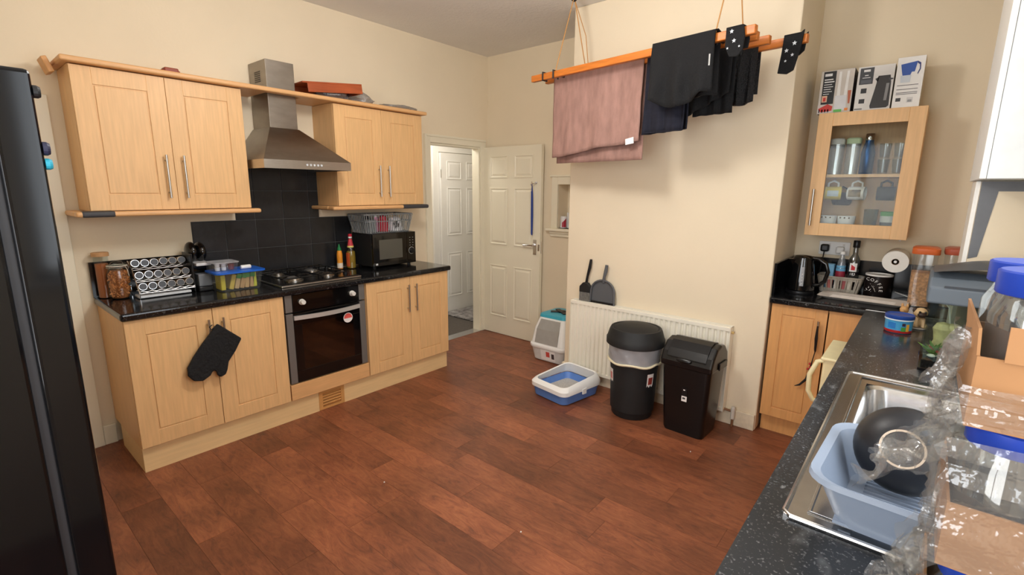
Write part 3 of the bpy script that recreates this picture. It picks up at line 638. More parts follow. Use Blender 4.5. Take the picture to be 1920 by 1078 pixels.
part('litter', loft([rrect(.29, .35, .04, .03, 6), rrect(.29, .35, .04, .042, 6)]), mat('cat_litter', (205, 200, 192), .9, var=.2, scale=150, bump=.8, bscale=200), lt, kind='stuff')
part('clip', box(.184, .192, -.02, .02, .06, .10), WHITEPL, lt)
part('clip', box(-.192, -.184, -.02, .02, .06, .10), WHITEPL, lt)
# hooded litter box
hbx = thing('hooded_litter_box', 'white hooded cat litter box with turquoise lid behind the chimney breast corner', 'litter box', (1.165, 2.90, 0))
LG = flat(214, 212, 208, .45)
part('base', loft([rrect(.30, .34, .05, 0, 6), rrect(.33, .37, .05, .01, 6), rrect(.37, .41, .05, .13, 6)]), LG, hbx, smooth=True)
part('rim', loft([rrect(.385, .425, .055, .125, 6), rrect(.395, .435, .055, .135, 6), rrect(.395, .435, .055, .155, 6), rrect(.38, .42, .055, .165, 6)]), WHITEPL, hbx, smooth=True)
part('hood', J(loft([rrect(.375, .415, .05, .16, 6), rrect(.345, .37, .05, .30, 6, 0, .01), rrect(.30, .31, .05, .405, 6, 0, .03)])), WHITEPL, hbx, smooth=True)
part('entry_flap', loft([[(-w, y, z), (w, y, z), (w, y+.02, z), (-w, y+.02, z)] for w, y, z in ((.125, -.211, .175), (.122, -.184, .30), (.105, -.143, .385))]), flat(158, 156, 150, .3), hbx)
tp = part('top_lid', loft([rrect(.31, .32, .05, .40, 6, 0, .03), rrect(.30, .31, .05, .425, 6, 0, .03), rrect(.26, .27, .05, .432, 6, 0, .03)]), flat(64, 168, 192, .4), hbx, smooth=True)
part('carrying_cross', J(T(box(-.10, .10, -.022, .022, .430, .442), (0, .03, 0), (0, 0, .6)), T(box(-.10, .10, -.022, .022, .430, .442), (0, .03, 0), (0, 0, -.6)), T(cyl(.04, .43, .446, 16), (0, .03, 0))), BLKPL, tp, bev=.003)
lb = part('label_sticker', box(.0, .13, -.2035, -.198, .03, .115) if False else ([(-.06, -.190, .02), (.10, -.190, .02), (.10, -.2075, .12), (-.06, -.2075, .12)], [(0, 1, 2, 3)]), LAB, hbx)
part('label_print', J(([(.06, -.1975, .045), (.09, -.1975, .045), (.09, -.2055, .095), (.06, -.2055, .095)], [(0, 1, 2, 3)])), flat(70, 60, 60), lb)
part('label_patch', J(([(.0, -.1985, .055), (.04, -.1985, .055), (.04, -.2075, .105), (.0, -.2075, .105)], [(0, 1, 2, 3)])), flat(205, 80, 70), lb)

# blue lead hanging on the door hook
ldg = thing('dog_lead', 'blue dog lead hanging from the hook on the cream door', 'lead', (.695, 3.03, 1.60), world=True)
part('strap', tube([(.697, 3.046, 1.60), (.692, 3.052, 1.5), (.688, 3.06, 1.30), (.690, 3.062, 1.12), (.697, 3.062, 1.11), (.702, 3.06, 1.30), (.702, 3.053, 1.5), (.699, 3.046, 1.60)], .006, 6, closed=False), flat(34, 62, 140, .6), ldg, smooth=True)
part('clip', J(T(_ring(.008, .012, -.003, .003, 14), (.698, 3.043, 1.60), (PI/2, 0, .3)), tube([(.698, 3.045, 1.59), (.696, 3.05, 1.535)], .006, 8)), CHROME, ldg, smooth=True)
# things in the niche
n1 = thing('drink_can', 'white and red can on the ledge of the wall niche', 'can', (.965, 3.215, NZ0+.0005))
part('body', lathe([(.024, 0), (.031, .006), (.031, .105), (.026, .115)], 24), flat(224, 222, 224, .3), n1, smooth=True)
part('print', sheet(lambda u, v: (.0316*math.cos(-1.5+1.4*u), .0316*math.sin(-1.5+1.4*u), .012+.085*v*(.5+.5*u)), 8, 4), flat(170, 40, 62, .3), n1)
n2 = thing('small_carton', 'small white carton behind the can in the wall niche', 'carton', (1.025, 3.27, NZ0+.0005))
part('box', box(-.045, .045, -.025, .025, 0, .15), flat(222, 220, 218), n2, bev=.002)
n3 = thing('brown_bottle', 'small brown bottle deep in the wall niche', 'bottle', (1.10, 3.265, NZ0+.0005))
part('body', lathe([(.028, 0), (.03, .01), (.03, .13), (.013, .155), (.013, .175)], 18), flat(92, 50, 34, .2), n3, smooth=True); part('cap', T(cyl(.015, .17, .195, 14)), flat(60, 40, 34), n3)

# ================================================================== CLOTHES AIRER
AX, AY, ADX, ADY, AZ = 1.39, 2.15, .99059, -.13686, 2.315
def A(s, off=0, dz=0): return (AX+ADX*s-ADY*off, AY+ADY*s+ADX*off, AZ+dz)
ai = thing('clothes_airer', 'wooden ceiling clothes airer with orange pine rails hung on cords', 'airer', (AX+ADX*.75, AY+ADY*.75, AZ), world=True)
def rail(s0, s1, off, dz): 
    w, h = .016, .021
    ring = lambda s: [A(s, off-w, dz-h), A(s, off+w, dz-h), A(s, off+w, dz+h), A(s, off-w, dz+h)]
    return loft([ring(s0), ring(s1)])
RAILS = ((0, 1.535, 0, 0), (.03, 1.50, .11, -.0), (.03, 1.515, .22, 0), (.0, 1.655, .33, -.0))
for s0, s1, off, dz in RAILS: part('rail', rail(s0, s1, off, dz), PINE, ai, bev=.004)
for s in (.22, 1.33):
    part('end_bracket', tube([A(s, .018, 0), A(s, .165, .0), A(s, .35, 0)], .009, 8), mat('cast_iron', (38, 36, 36), .6), ai)
    for off in (0, .33): part('bracket_cup', J(*[tube([A(s, off-.024, -.028), A(s, off-.024, .024), A(s, off+.024, .024), A(s, off+.024, -.028)], .006, 6)]), BLKMT, ai)
    ap = A(s, .165, H-AZ-.04)
    for off in (0, .33): part('cord', tube([A(s, off, .026), ap], .0035, 6), CORD, ai)
    part('pulley', J(tube([(ap[0], ap[1], H-.001), (ap[0], ap[1], H-.04)], .006, 8), T(_ring(.004, .022, -.008, .008, 18), (ap[0], ap[1], H-.05), (PI/2, 0, 0))), BLKMT, ai)
part('haul_cord', tube([A(.22, .165, H-AZ-.05), A(.22, .30, .30), A(.21, .39, -.10)], .003, 6), CORD, ai)
part('band', tube([A(.118, -.021, -.026), A(.118, .021, -.026), A(.118, .021, .026), A(.118, -.021, .026)], .006, 6, closed=True), BLKPL, ai)
def drape(s0, s1, front, back, off=0, dz=.024, wob=.012, seed=0, nu=40, nb=26, wid=.02, pinch=0):
    """cloth hung over rail: front(t), back(t) give the drop at t in 0..1 along the rail"""
    def fn(u, v):
        fdrop, bdrop = front(u), back(u)
        if v < .46: q = 1-v/.46; z = -fdrop*q; o = -wid; k = q
        elif v > .54: q = (v-.54)/.46; z = -bdrop*q; o = wid; k = q
        else: q = (v-.46)/.08; z = .008*math.sin(PI*q); o = -wid+2*wid*q; k = 0
        s = s0+(s1-s0)*u
        s = s + pinch*k*((.5-u))
        o += k*(wob*math.sin(u*17+seed+1.5*nz(u*3, v, seed, 1)) + wob*1.3*nz(u*4+seed, z*3, 0, 2)) * (1 if o > 0 else 1)
        if v < .46: o -= .008*k
        return A(s, off+o, dz+z)
    return sheet(fn, nu, nb)
def cloth(o, th):
    m = o.modifiers.new('thickness', 'SOLIDIFY'); m.thickness = th; m.offset = 0; return o
tw = thing('bath_towel', 'dusty pink terry bath towel draped behind the front airer rail', 'towel', A(.49, .11, 0), world=True)
cloth(part('cloth', drape(.125, .855, lambda t: .562-.075*t+.006*math.sin(t*9), lambda t: .60-.0*t, off=.11, seed=1.0, wob=.008, nu=56, nb=48), PINK, tw, smooth=True), .006)
part('care_label', (lambda q: (q, [(0, 1, 2, 3), (3, 2, 1, 0)]))([A(.765, .066, -.452), A(.825, .066, -.442), A(.83, .064, -.48), A(.77, .064, -.487)]), WHITEPL, tw)
bt = thing('black_trousers', 'black jersey garment folded over the airer rail beside the pink towel', 'clothes', A(1.16, 0, 0), world=True)
cloth(part('cloth', drape(.985, 1.345, lambda t: .29+.06*math.sin(PI*min(1, t*1.15)), lambda t: .30, seed=3.1, wob=.016, wid=.030, dz=.032), BLKCL, bt, smooth=True), .008)
part('care_label', (lambda q: (q, [(0, 1, 2, 3), (3, 2, 1, 0)]))([A(1.335, -.06, -.085), A(1.343, -.06, -.085), A(1.345, -.062, -.14), A(1.337, -.062, -.14)]), WHITEPL, bt)
nv = thing('navy_shorts', 'dark navy checked shorts hanging below the black garment on the airer', 'clothes', A(1.08, .11, 0), world=True)
cloth(part('cloth', drape(.88, 1.14, lambda t: .46-.01*t, lambda t: .44, off=.11, seed=5.2, wob=.010, wid=.02), NAVY, nv, smooth=True), .008)
part('hem', tube([A(.885+.25*i/12, .075, -.425) for i in range(13)], .004, 6), NAVY, nv)
bs = thing('black_leggings', 'black stretch garment hanging between the trousers and the sequinned top', 'clothes', A(1.33, .22, 0), world=True)
cloth(part('cloth', drape(1.10, 1.34, lambda t: .36-.10*t, lambda t: .36, off=.22, seed=7.7, wob=.012, wid=.022), BLKCL, bs, smooth=True), .007)
sq = thing('sequinned_top', 'black top with glittering sequins hanging near the socks on the airer', 'clothes', A(1.41, .33, 0), world=True)
cloth(part('cloth', drape(1.27, 1.42, lambda t: .30+.02*math.sin(t*3), lambda t: .26, off=.33, seed=9.4, wob=.008, wid=.02), SPARK, sq, smooth=True), .006)
def star(r): return [((r if i % 2 == 0 else r*.45)*math.sin(i*PI/5), (r if i % 2 == 0 else r*.45)*math.cos(i*PI/5)) for i in range(10)]
def sock(label, s, off, dz, poly, stars):
    t = thing('star_sock', label, 'sock', A(s, off, dz), group='star socks on the airer', world=True)
    part('fabric', warp(prism(poly, -.033, -.022), lambda a, b, c: A(s+a, off+c, dz+b)), BLKCL, t, bev=.003)
    part('fabric_back', warp(prism([(a, max(b, -.07)) for a, b in poly], .022, .032), lambda a, b, c: A(s+a, off+c, dz+b)), BLKCL, t, bev=.003)
    part('fold', warp(prism([(-.033, .028), (-.033, .02), (.032, .02), (.032, .028)], poly[0][0], poly[1][0]), lambda a, b, c: A(s+c, off+a, dz+b)), BLKCL, t, bev=.003)
    for x, z, r in stars: part('star', warp(prism(star(r), 0, .001), lambda a, b, c: A(s+x+a, off-.0335-c, dz+z+b)), flat(205, 210, 214), t)
sock('black sock with white stars slung over the front airer rail', 1.445, 0, 0, [(-.045, .028), (.04, .028), (.05, -.03), (.045, -.09), (.02, -.115), (-.02, -.11), (-.045, -.06)], ((-.015, .005, .011), (.0, -.04, .011), (-.03, -.07, .006), (.028, -.07, .006)))
sock('black sock with white stars hanging from the end of the longest airer rail', 1.60, .33, 0, [(-.05, .028), (.03, .028), (.045, .04), (.035, -.05), (.012, -.15), (-.02, -.165), (-.065, -.155), (-.055, -.06)], ((.005, -.02, .012), (-.03, -.05, .011), (.0, -.075, .009), (-.03, -.10, .007)))

# ================================================================== ON THE LEFT WORKTOP
WZ = .9105
# oven glove on the cabinet handles
og = thing('oven_glove', 'black quilted oven glove hanging from the beech cabinet handles', 'oven glove', (.618, .19, .48), world=True)
gp = [(.225, .782), (.345, .668), (.305, .60), (.262, .545), (.252, .50), (.240, .472), (.212, .462), (.195, .478), (.192, .505), (.176, .512), (.160, .488), (.120, .466), (.075, .478), (.050, .515), (.052, .56), (.085, .615), (.135, .68)]
part('mitt', warp(prism(gp, 0, .022), lambda a, b, c: (.6195+c, a, b)), mat('quilted_black', (22, 23, 25), .85, bump=.9, bscale=45), og, bev=.009, seg=3)
part('loop', tube([(.630, .215, .770), (.632, .192, .752), (.632, .183, .770), (.630, .20, .780)], .003, 6), BLKMT, og)
# clip-top jar of pasta and the wooden-lidded jar behind it
pj = thing('pasta_jar', 'clip-top glass jar full of brown pasta at the worktop end', 'jar', (.142, -.098, WZ))
part('glass', lathe([(.040, .002), (.052, .008), (.055, .03), (.055, .14), (.047, .172), (.044, .185), (.047, .19)], 28), GLASS, pj, smooth=True)
part('lid', lathe([(.047, .194), (.049, .198), (.047, .206), (.03, .214), (1e-6, .216)], 28), GLASS, pj, smooth=True)
part('rubber_seal', T(_ring(.043, .049, .189, .194, 28)), flat(225, 215, 200), pj)
part('clip', J(tube([(.05*math.cos(a), .05*math.sin(a), .182) for a in [2*PI*i/20 for i in range(20)]], .0018, 6, closed=True), tube([(.035, -.038, .182), (.04, -.046, .20), (.02, -.025, .215), (0, 0, .219), (-.03, .03, .21), (-.038, .042, .182)], .0018, 6), tube([(.04, .03, .19), (.055, .035, .17), (.06, .038, .135)], .003, 6)), STEEL, pj, smooth=True)
def filling(R_, z0, z1, n, L, r, m, parent, name):
    gs = []
    for i in range(n):
        a = random.random()*2*PI; rad = R_*math.sqrt(.35+.65*random.random()); z = z0+(z1-z0)*random.random()
        gs.append(T(tube([(-L/2, 0, 0), (0, 0, L*.14), (L/2, 0, 0)], r, 5), (rad*math.cos(a), rad*math.sin(a), z), (random.random()*6, random.random()*6, random.random()*6)))
    return part(name, J(*gs), m, parent, kind='stuff')
filling(.043, .02, .158, 420, .024, .0035, mat('pasta', (196, 124, 68), .6, var=.3, scale=30), pj, 'pasta')
part('pasta_core', lathe([(.036, .006), (.042, .02), (.042, .15), (.03, .165)], 18), flat(150, 86, 44), pj, smooth=True)
wj = thing('lidded_jar', 'glass jar with a wooden lid standing behind the pasta jar', 'jar', (.062, -.152, WZ))
part('glass', lathe([(.030, .002), (.034, .006), (.034, .245)], 24), GLASS, wj, smooth=True)
part('lid', lathe([(.033, .243), (.041, .244), (.0415, .262), (.038, .266)], 24), flat(196, 150, 104), wj, smooth=True)
part('contents', lathe([(.029, .004), (.031, .01), (.031, .20)], 20), flat(178, 100, 54), wj, smooth=True)
# spice rack: three tiers of six jars
rk = thing('spice_rack', 'three-tier chrome wire spice rack on the black worktop', 'rack', (.16, .105, WZ))
tiers = [(.055, .055, 'bottom', 1), (.005, .115, 'middle', 2), (-.05, .178, 'top', 3)]
for x, z, nm, k in tiers:
    for dx, dz in ((.055, -.021), (.052, -.012), (-.015, -.012)):
        part('wire', tube([(x+dx, -.14+.28*i/24, z+dz+(.003*math.sin(i*PI/2) if dz == -.012 and dx > 0 else 0)) for i in range(25)], .0022, 6), CHROME, rk, smooth=True)
part('base_plate', box(.01, .10, -.145, .12, .004, .018), flat(215, 218, 222, .3), rk, bev=.003)
part('side_wire', tube([(.10, -.14, .002), (.108, -.14, .035), (-.0, -.14, .165), (-.075, -.14, .205), (-.075, -.14, .002)], .003, 6), CHROME, rk, smooth=True)
part('side_panel', box(-.08, .085, .141, .150, .001, .235), BLKPL, rk, bev=.003)
def spice():
    t = thing('spice_jar', '', 'spice jar')
    part('glass', T(cyl(.019, 0, .06, 16), (-.03, 0, 0), (0, PI/2, 0)), film('spice_glass', (225, 220, 210), .12, .05, body=.35, bodycol=(150, 110, 70)), t, smooth=True)
    l = part('lid', T(lathe([(.0215, 0), (.0225, .003), (.0225, .016), (.0205, .018)], 20), (.03, 0, 0), (0, PI/2, 0)), CHROME, t, smooth=True)
    part('lid_disc', T(cyl(.0190, .0, .0012, 20), (.0478, 0, 0), (0, PI/2, 0)), flat(74, 76, 82, .35), l)
    return t
proto = spice(); first = True
for x, z, nm, k in tiers:
    for i in range(6):
        o = proto if first else copy_tree(proto); first = False
        o.location = (.16+x, .105-.120+i*.047, WZ+z+.011+(.002 if (i+k) % 3 == 0 else 0)); o.rotation_euler = (0, -.12, 0)
        o['label'] = 'dark-lidded spice jar on the %s tier of the rack, %s the pasta jar' % (nm, ('next to', 'second from', 'third from', 'fourth from', 'fifth from', 'furthest from')[i]); o['group'] = 'spice jars on the %s tier' % nm
# black coffee machine
cm_ = thing('coffee_machine', 'black pod coffee machine with grey front between spice rack and snack tub', 'coffee machine', (.155, .303, WZ))
part('base', box(-.12, .12, -.04, .045, 0, .03), BLKPL, cm_, bev=.006)
part('column', box(-.12, .02, -.04, .045, .03, .16), BLKGL, cm_, bev=.006)
part('grey_front', box(.02, .10, -.030, .042, .03, .105), flat(120, 124, 130), cm_, bev=.003)
part('head_plate', box(-.10, .11, -.038, .046, .158, .176), flat(214, 214, 216, .35), cm_, bev=.004)
part('tank_body', J(T(ball(.043, 20, 12, (1.6, .75, 1.5)), (-.02, -.022, .235)), T(ball(.043, 20, 12, (1.6, .75, 1.45)), (-.02, .028, .232))), BLKGL, cm_, smooth=True)
# tub of snack bars with blue lid
st = thing('snack_tub', 'clear plastic tub with a blue lid full of snack packets', 'tub', (.325, .462, WZ))
part('tub', loft([rrect(.16, .235, .025, .001, 5), rrect(.195, .275, .03, .115, 5)], True, False), CLEAR, st, smooth=True)
part('lid', loft([rrect(.205, .288, .03, .112, 5), rrect(.212, .298, .03, .114, 5), rrect(.212, .298, .03, .124, 5), rrect(.19, .27, .03, .126, 5)]), flat(24, 98, 206, .35), st, smooth=True)
pk = [((214, 196, 62), 'yellow'), ((206, 178, 120), 'green-tipped')]
for i in range(7):
    c = ((218, 200, 60), (212, 186, 84), (208, 176, 128), (200, 160, 110), (208, 170, 118), (204, 166, 116), (206, 206, 66))[i]
    lab = 'plain yellow snack packet inside the blue-lidded tub' if i in (0, 1, 6) else 'beige snack packet with a green end inside the blue-lidded tub'
    k = thing('snack_packet', lab, 'packet', (.355, .462-.095+i*.031, WZ+.0035), group='yellow packets in the tub' if i in (0, 1, 6) else 'green-ended packets in the tub')
    tilt = -.25 if i < 4 else -.12
    tilt = tilt if i not in (0, 6) else 0
    part('wrapper', T(box(-.075, .022, -.0135, .0135, .002, .098), (0, .012 if tilt else 0, .002), (tilt, 0, 0)), flat(*c), k, bev=.005)
    if i not in (0, 1, 6): part('end', T(box(-.0765, .0235, -.0142, .0142, .068, .099), (0, .012, .002), (tilt, 0, 0)), flat(70, 160, 74), k, bev=.004)
mt = thing('clear_box', 'small clear box of white pots on the blue tub lid', 'box', (.315, .395, WZ+.1265))
part('tub', loft([rrect(.12, .125, .012, .001, 4), rrect(.135, .14, .014, .05, 4)], True, False), CLEAR, mt, smooth=True)
part('lid', loft([rrect(.142, .148, .014, .05, 4), rrect(.142, .148, .014, .056, 4)]), film('milky_lid', (240, 238, 240), .2, .2, body=.35), mt, smooth=True)
for j in range(2): 
    for i in range(2): one('cream_pot', J(lathe([(.011, 0), (.013, .002), (.015, .02), (.016, .021), (.016, .023)], 14)), WHITEPL, 'tiny white pot in the small clear box on the tub', 'pot', (.345, .352+i*.036, WZ+.1288+j*.0238), group='white pots in the clear box', smooth=True)
one('jam_pot', lathe([(.014, 0), (.017, .003), (.017, .026), (.0185, .027), (.0185, .036)], 16), flat(126, 52, 44), 'tiny dark red pot beside the white pots in the clear box', 'pot', (.335, .434, WZ+.1288), smooth=True)
one('white_tube', T(lathe([(.011, 0), (.013, .004), (.013, .055), (.011, .06)], 16), (0, -.03, .0135), (-PI/2, 0, 0)), WHITEPL, 'short white plastic tube lying on the blue tub lid', 'tube', (.365, .51, WZ+.1265), smooth=True)
# sauce bottle, cordial bottle, microwave and basket
sbt = thing('sauce_bottle', 'orange squeezy sauce bottle with a pointed green cap by the hob', 'bottle', (.10, 1.325, WZ))
part('body', lathe([(.019, 0), (.022, .006), (.022, .12), (.017, .145), (.012, .152)], 20), flat(232, 150, 44), sbt, smooth=True)
part('cap', lathe([(.015, .150), (.015, .165), (.009, .178), (.0035, .2), (1e-6, .202)], 16), flat(30, 128, 70), sbt, smooth=True)
part('label_band', T(_ring(.0221, .0228, .01, .05, 20)), flat(236, 222, 205), sbt, smooth=True)
cbt = thing('cordial_bottle', 'tall bottle of pale cordial with red and white top beside the microwave', 'bottle', (.135, 1.405, WZ))
part('glass', lathe([(.030, .001), (.036, .006), (.037, .09), (.034, .14), (.02, .195), (.0135, .23), (.0135, .262)], 24), GLASS, cbt, smooth=True)
part('cordial', lathe([(.028, .004), (.034, .009), (.035, .09), (.033, .13), (.031, .14)], 20), film('cordial', (228, 196, 96), .05, .05, body=.4, bodycol=(214, 180, 70)), cbt, smooth=True)
part('neck_label', lathe([(.024, .185), (.0142, .235), (.0142, .24)], 20), flat(206, 64, 74), cbt, smooth=True)
part('neck_band', T(lathe([(.0262, .172), (.0245, .185)], 20)), flat(232, 214, 120), cbt, smooth=True)
part('collar', T(cyl(.0148, .246, .258, 18)), WHITEPL, cbt); part('cap', T(lathe([(.0155, .258), (.0155, .276), (.013, .279)], 18)), flat(190, 34, 52), cbt, smooth=True)
part('label', sheet(lambda u, v: (.0378*math.cos(-1.85+1.05*u), .0378*math.sin(-1.85+1.05*u), .02+.11*v), 10, 3), flat(190, 84, 40), cbt)
mw = thing('microwave', 'black countertop microwave oven standing on the black worktop', 'microwave', (.185, 1.70, WZ), world=True)
MX, MY0, MY1, MZ0, MZ1 = .32, 1.49, 1.918, .928, 1.192
part('case', box(.03, MX-.02, MY0, MY1, MZ0, MZ1), BLKMT, mw, bev=.004)
mdr = part('door', box(MX-.02, MX, MY0, MY1-.095, MZ0, MZ1), BLKGL, mw, bev=.004)
part('window', box(MX, MX+.0012, MY0+.06, MY1-.14, MZ0+.055, MZ1-.05), mat('microwave_window', (86, 84, 76), .25), mdr)
cpm = part('control_panel', box(MX-.02, MX, MY1-.093, MY1, MZ0, MZ1), BLKGL, mw, bev=.004)
part('dial', T(lathe([(.026, 0), (.024, .012), (.02, .016)], 24), (MX, MY1-.045, MZ0+.105), (0, PI/2, 0)), BLKPL, cpm, smooth=True)
part('dial_ring', T(_ring(.027, .0305, 0, .0008, 28), (MX, MY1-.045, MZ0+.105), (0, PI/2, 0)), flat(170, 170, 165), cpm)
part('markings', J(*[box(MX, MX+.0008, MY1-.06+i*.03-.005, MY1-.06+i*.03+.005, MZ1-.05-j*.022, MZ1-.046-j*.022) for i in range(2) for j in range(4)]), flat(170, 170, 165), cpm)
part('sticker', box(MX, MX+.001, MY0+.022, MY0+.042, MZ0+.012, MZ0+.026), flat(215, 215, 215), mdr)
for x in (.07, .27):
    for y in (MY0+.04, MY1-.04): part('foot', T(cyl(.014, 0, .0185, 12), (x, y, WZ)), BLKPL, mw)
bk = thing('storage_basket', 'clear grey slotted plastic basket of oddments on top of the microwave', 'basket', (.165, 1.685, MZ1+.0005))
BKP = film('basket_plastic', (205, 210, 212), .12, .2, body=.38, bodycol=(176, 180, 182))
BW, BD, BH = .25, .47, .15
part('floor', loft([rrect(BW-.04, BD-.06, .02, .001, 4), rrect(BW-.04, BD-.06, .02, .006, 4)]), BKP, bk)
r0, r1 = rrect(BW-.036, BD-.056, .02, .004, 4), rrect(BW, BD, .025, BH, 4)
part('rim', tube(rrect(BW, BD, .025, BH, 4), .006, 6, closed=True), BKP, bk, smooth=True)
part('mid_rib', tube([tuple(a[k]+(b[k]-a[k])*.62 for k in range(3)) for a, b in zip(r0, r1)], .004, 6, closed=True), BKP, bk, smooth=True)
def bper(t, v):
    w, d = (BW-.036)+.036*v, (BD-.056)+.056*v; per = 2*(w+d); s = t*per
    if s < d: return (w/2, -d/2+s)
    s -= d
    if s < w: return (w/2-s, d/2)
    s -= w
    if s < d: return (-w/2, d/2-s)
    return (-w/2+(s-d), -d/2)
for i in range(60):
    a, b = bper((i+.5)/60, 0), bper((i+.5)/60, 1)
    part('slat', tube([(a[0]*.99, a[1]*.99, .004), (b[0]*.995, b[1]*.995, BH)], .0042, 5), BKP, bk)
bz = MZ1+.008
pb = thing('pink_bottle', 'pink bottle with white cap in the basket on the microwave', 'bottle', (.215, 1.60, bz))
part('body', lathe([(.016, 0), (.018, .005), (.018, .11), (.012, .12)], 16), flat(222, 140, 176), pb, smooth=True); part('cap', cyl(.0125, .12, .138, 14), WHITEPL, pb)
one('grey_box', box(-.03, .03, -.035, .035, 0, .10), flat(140, 146, 150), 'plain grey box at the side of the basket on the microwave', 'box', (.22, 1.545, bz), bev=.003)
one('black_pouch', box(-.04, .03, -.03, .03, 0, .125), flat(24, 24, 26), 'black pouch standing behind the red cloth in the basket', 'pouch', (.125, 1.565, bz), bev=.014, seg=3)
def bag(w, d, h, seed): return sheet(lambda u, v: ((math.cos(2*PI*u)*w*(1-.3*v)*(1+.15*nz(u*5, v*4, seed, 1.5))) * (1 if v < .98 else .2), math.sin(2*PI*u)*d*(1-.3*v)*(1+.15*nz(u*5, v*4, seed+3, 1.5)) * (1 if v < .98 else .2), h*v*(1+.08*nz(u*3, v, seed, 2))), 28, 10)
one('red_cloth', bag(.05, .045, .13, 2), flat(206, 34, 58, .8), 'bright red cloth bundled in the basket on the microwave', 'cloth', (.19, 1.685, bz), smooth=True)
pbg = thing('printed_bag', 'white plastic bag with black print in the basket on the microwave', 'bag', (.19, 1.80, bz))
part('bag', bag(.062, .072, .115, 6), flat(234, 234, 238, .4), pbg, smooth=True)
part('print', J(*[sheet(lambda u, v, k=k: (.071-.012*v+.004*u, -.052+k*.016+.010*u+.01*math.sin(v*5), .025+.05*v+.01*math.sin(k)), 3, 4) for k in range(3)]), flat(30, 30, 34), pbg)
part('handle_loop', tube([(.0, -.01, .10), (.01, -.015, .14), (.01, .0, .155), (.0, .012, .13), (0, .01, .10)], .003, 6), BLKPL, pbg, smooth=True)

# on top of the cornice
CZ = UZ1 + .0305
wb_ = thing('wooden_tray', 'orange-brown wooden tray propped upside down on the cornice by the duct', 'tray', (.205, 1.245, CZ+.035), rz=-.05)
WT = mat('cherry_wood', (168, 82, 44), .35, var=.18, scale=9, stretch=(5, .5, 5))
_w = lambda g: T(g, (0, 0, 0), (.10, 0, 0))
part('board', _w(box(-.11, .11, -.225, .225, .058, .068)), WT, wb_, bev=.002)
part('side', _w(J(box(.10, .11, -.19, .225, 0, .058), box(-.11, -.10, -.19, .225, 0, .058))), WT, wb_, bev=.002)
part('end', _w(J(box(-.10, .10, .215, .225, 0, .058))), WT, wb_, bev=.002)
def crumple(rx, ry, rz_, seed, nu=30, nv=12): return sheet(lambda u, v: (rx*math.cos(2*PI*u)*math.sin(PI*(.02+.96*v))*(1+.35*nz(math.cos(2*PI*u)*2, math.sin(2*PI*u)*2, v*4+seed, 1.6)), ry*math.sin(2*PI*u)*math.sin(PI*(.02+.96*v))*(1+.35*nz(math.cos(2*PI*u)*2+9, math.sin(2*PI*u)*2, v*4+seed, 1.6)), rz_*(1-math.cos(PI*v))*(1+.2*nz(u*4, v*4, seed, 1))), nu, nv)
BAGC = film('polythene', (225, 225, 225), .25, .2, body=.22, bodycol=(190, 190, 196), bump=.7, bscale=40)
one('plastic_bag', crumple(.09, .12, .034, 1), BAGC, 'crumpled clear plastic bag under the wooden tray on the cornice', 'bag', (.2, 1.275, CZ), smooth=True)
one('plastic_bag', crumple(.09, .11, .05, 8), BAGC, 'puffy clear plastic bag beside the wooden tray on the cornice', 'bag', (.13, 1.555, CZ), smooth=True)
one('plastic_bag', crumple(.11, .17, .02, 4), BAGC, 'flattened clear plastic bag at the end of the cornice near the doorway', 'bag', (.2, 1.87, CZ), smooth=True)
one('wooden_block', T(J(box(-.03, .03, -.035, .035, 0, .03), box(-.02, .02, -.045, .045, .005, .02)), (0, 0, 0)), flat(140, 62, 40), 'small dark red block on the cornice above the beech doors', 'block', (.25, .255, CZ), bev=.006)

# ================================================================== ALCOVE WORKTOP
kt = thing('kettle', 'glossy black jug kettle with a clear water window in the alcove', 'kettle', (3.085, 2.835, WZ))
KB = mat('kettle_black', (12, 12, 13), .1, coat=.3)
part('base', lathe([(.08, 0), (.082, .004), (.08, .018)], 30), BLKPL, kt, smooth=True)
part('body', lathe([(.072, .019), (.078, .025), (.076, .08), (.066, .17), (.058, .215), (.057, .222)], 32), KB, kt, smooth=True)
part('lid', lathe([(.058, .221), (.057, .230), (.045, .242), (.02, .246), (1e-6, .247)], 28), KB, kt, smooth=True)
part('spout', T(loft([[(-.045, -.028, .165), (-.045, .028, .165), (-.050, .028, .16), (-.050, -.028, .16)], [(-.04, -.034, .223), (-.04, .034, .223), (-.085, .014, .218), (-.085, -.014, .218)]]), (0, 0, 0), (0, 0, .35)), KB, kt, bev=.004)
part('handle', tube([(.045*1.0, 0, .228), (.085, -.004, .225), (.125, -.006, .20), (.142, -.006, .15), (.130, -.005, .09), (.10, -.003, .06), (.072, 0, .058)], .012, 12, rs=[.013, .014, .014, .012, .012, .012, .011]), KB, kt, smooth=True)
wg = part('water_window', T(sheet(lambda u, v: ((.079-.013*v)*math.cos(-1.55+.28*u*1.0), (.079-.013*v)*math.sin(-1.55+.28*u), .055+.12*v), 5, 8), (0, 0, 0), (0, 0, .05)), flat(150, 150, 152, .3), kt, smooth=True)
part('gauge_marks', J(*[T(ball(.003, 8, 5, (1, 1, 1)), (.0795*math.cos(-1.36)*(1-i*.03), .0795*math.sin(-1.36)*(1-i*.03), .07+i*.02)) for i in range(4)]), flat(235, 235, 235), wg)
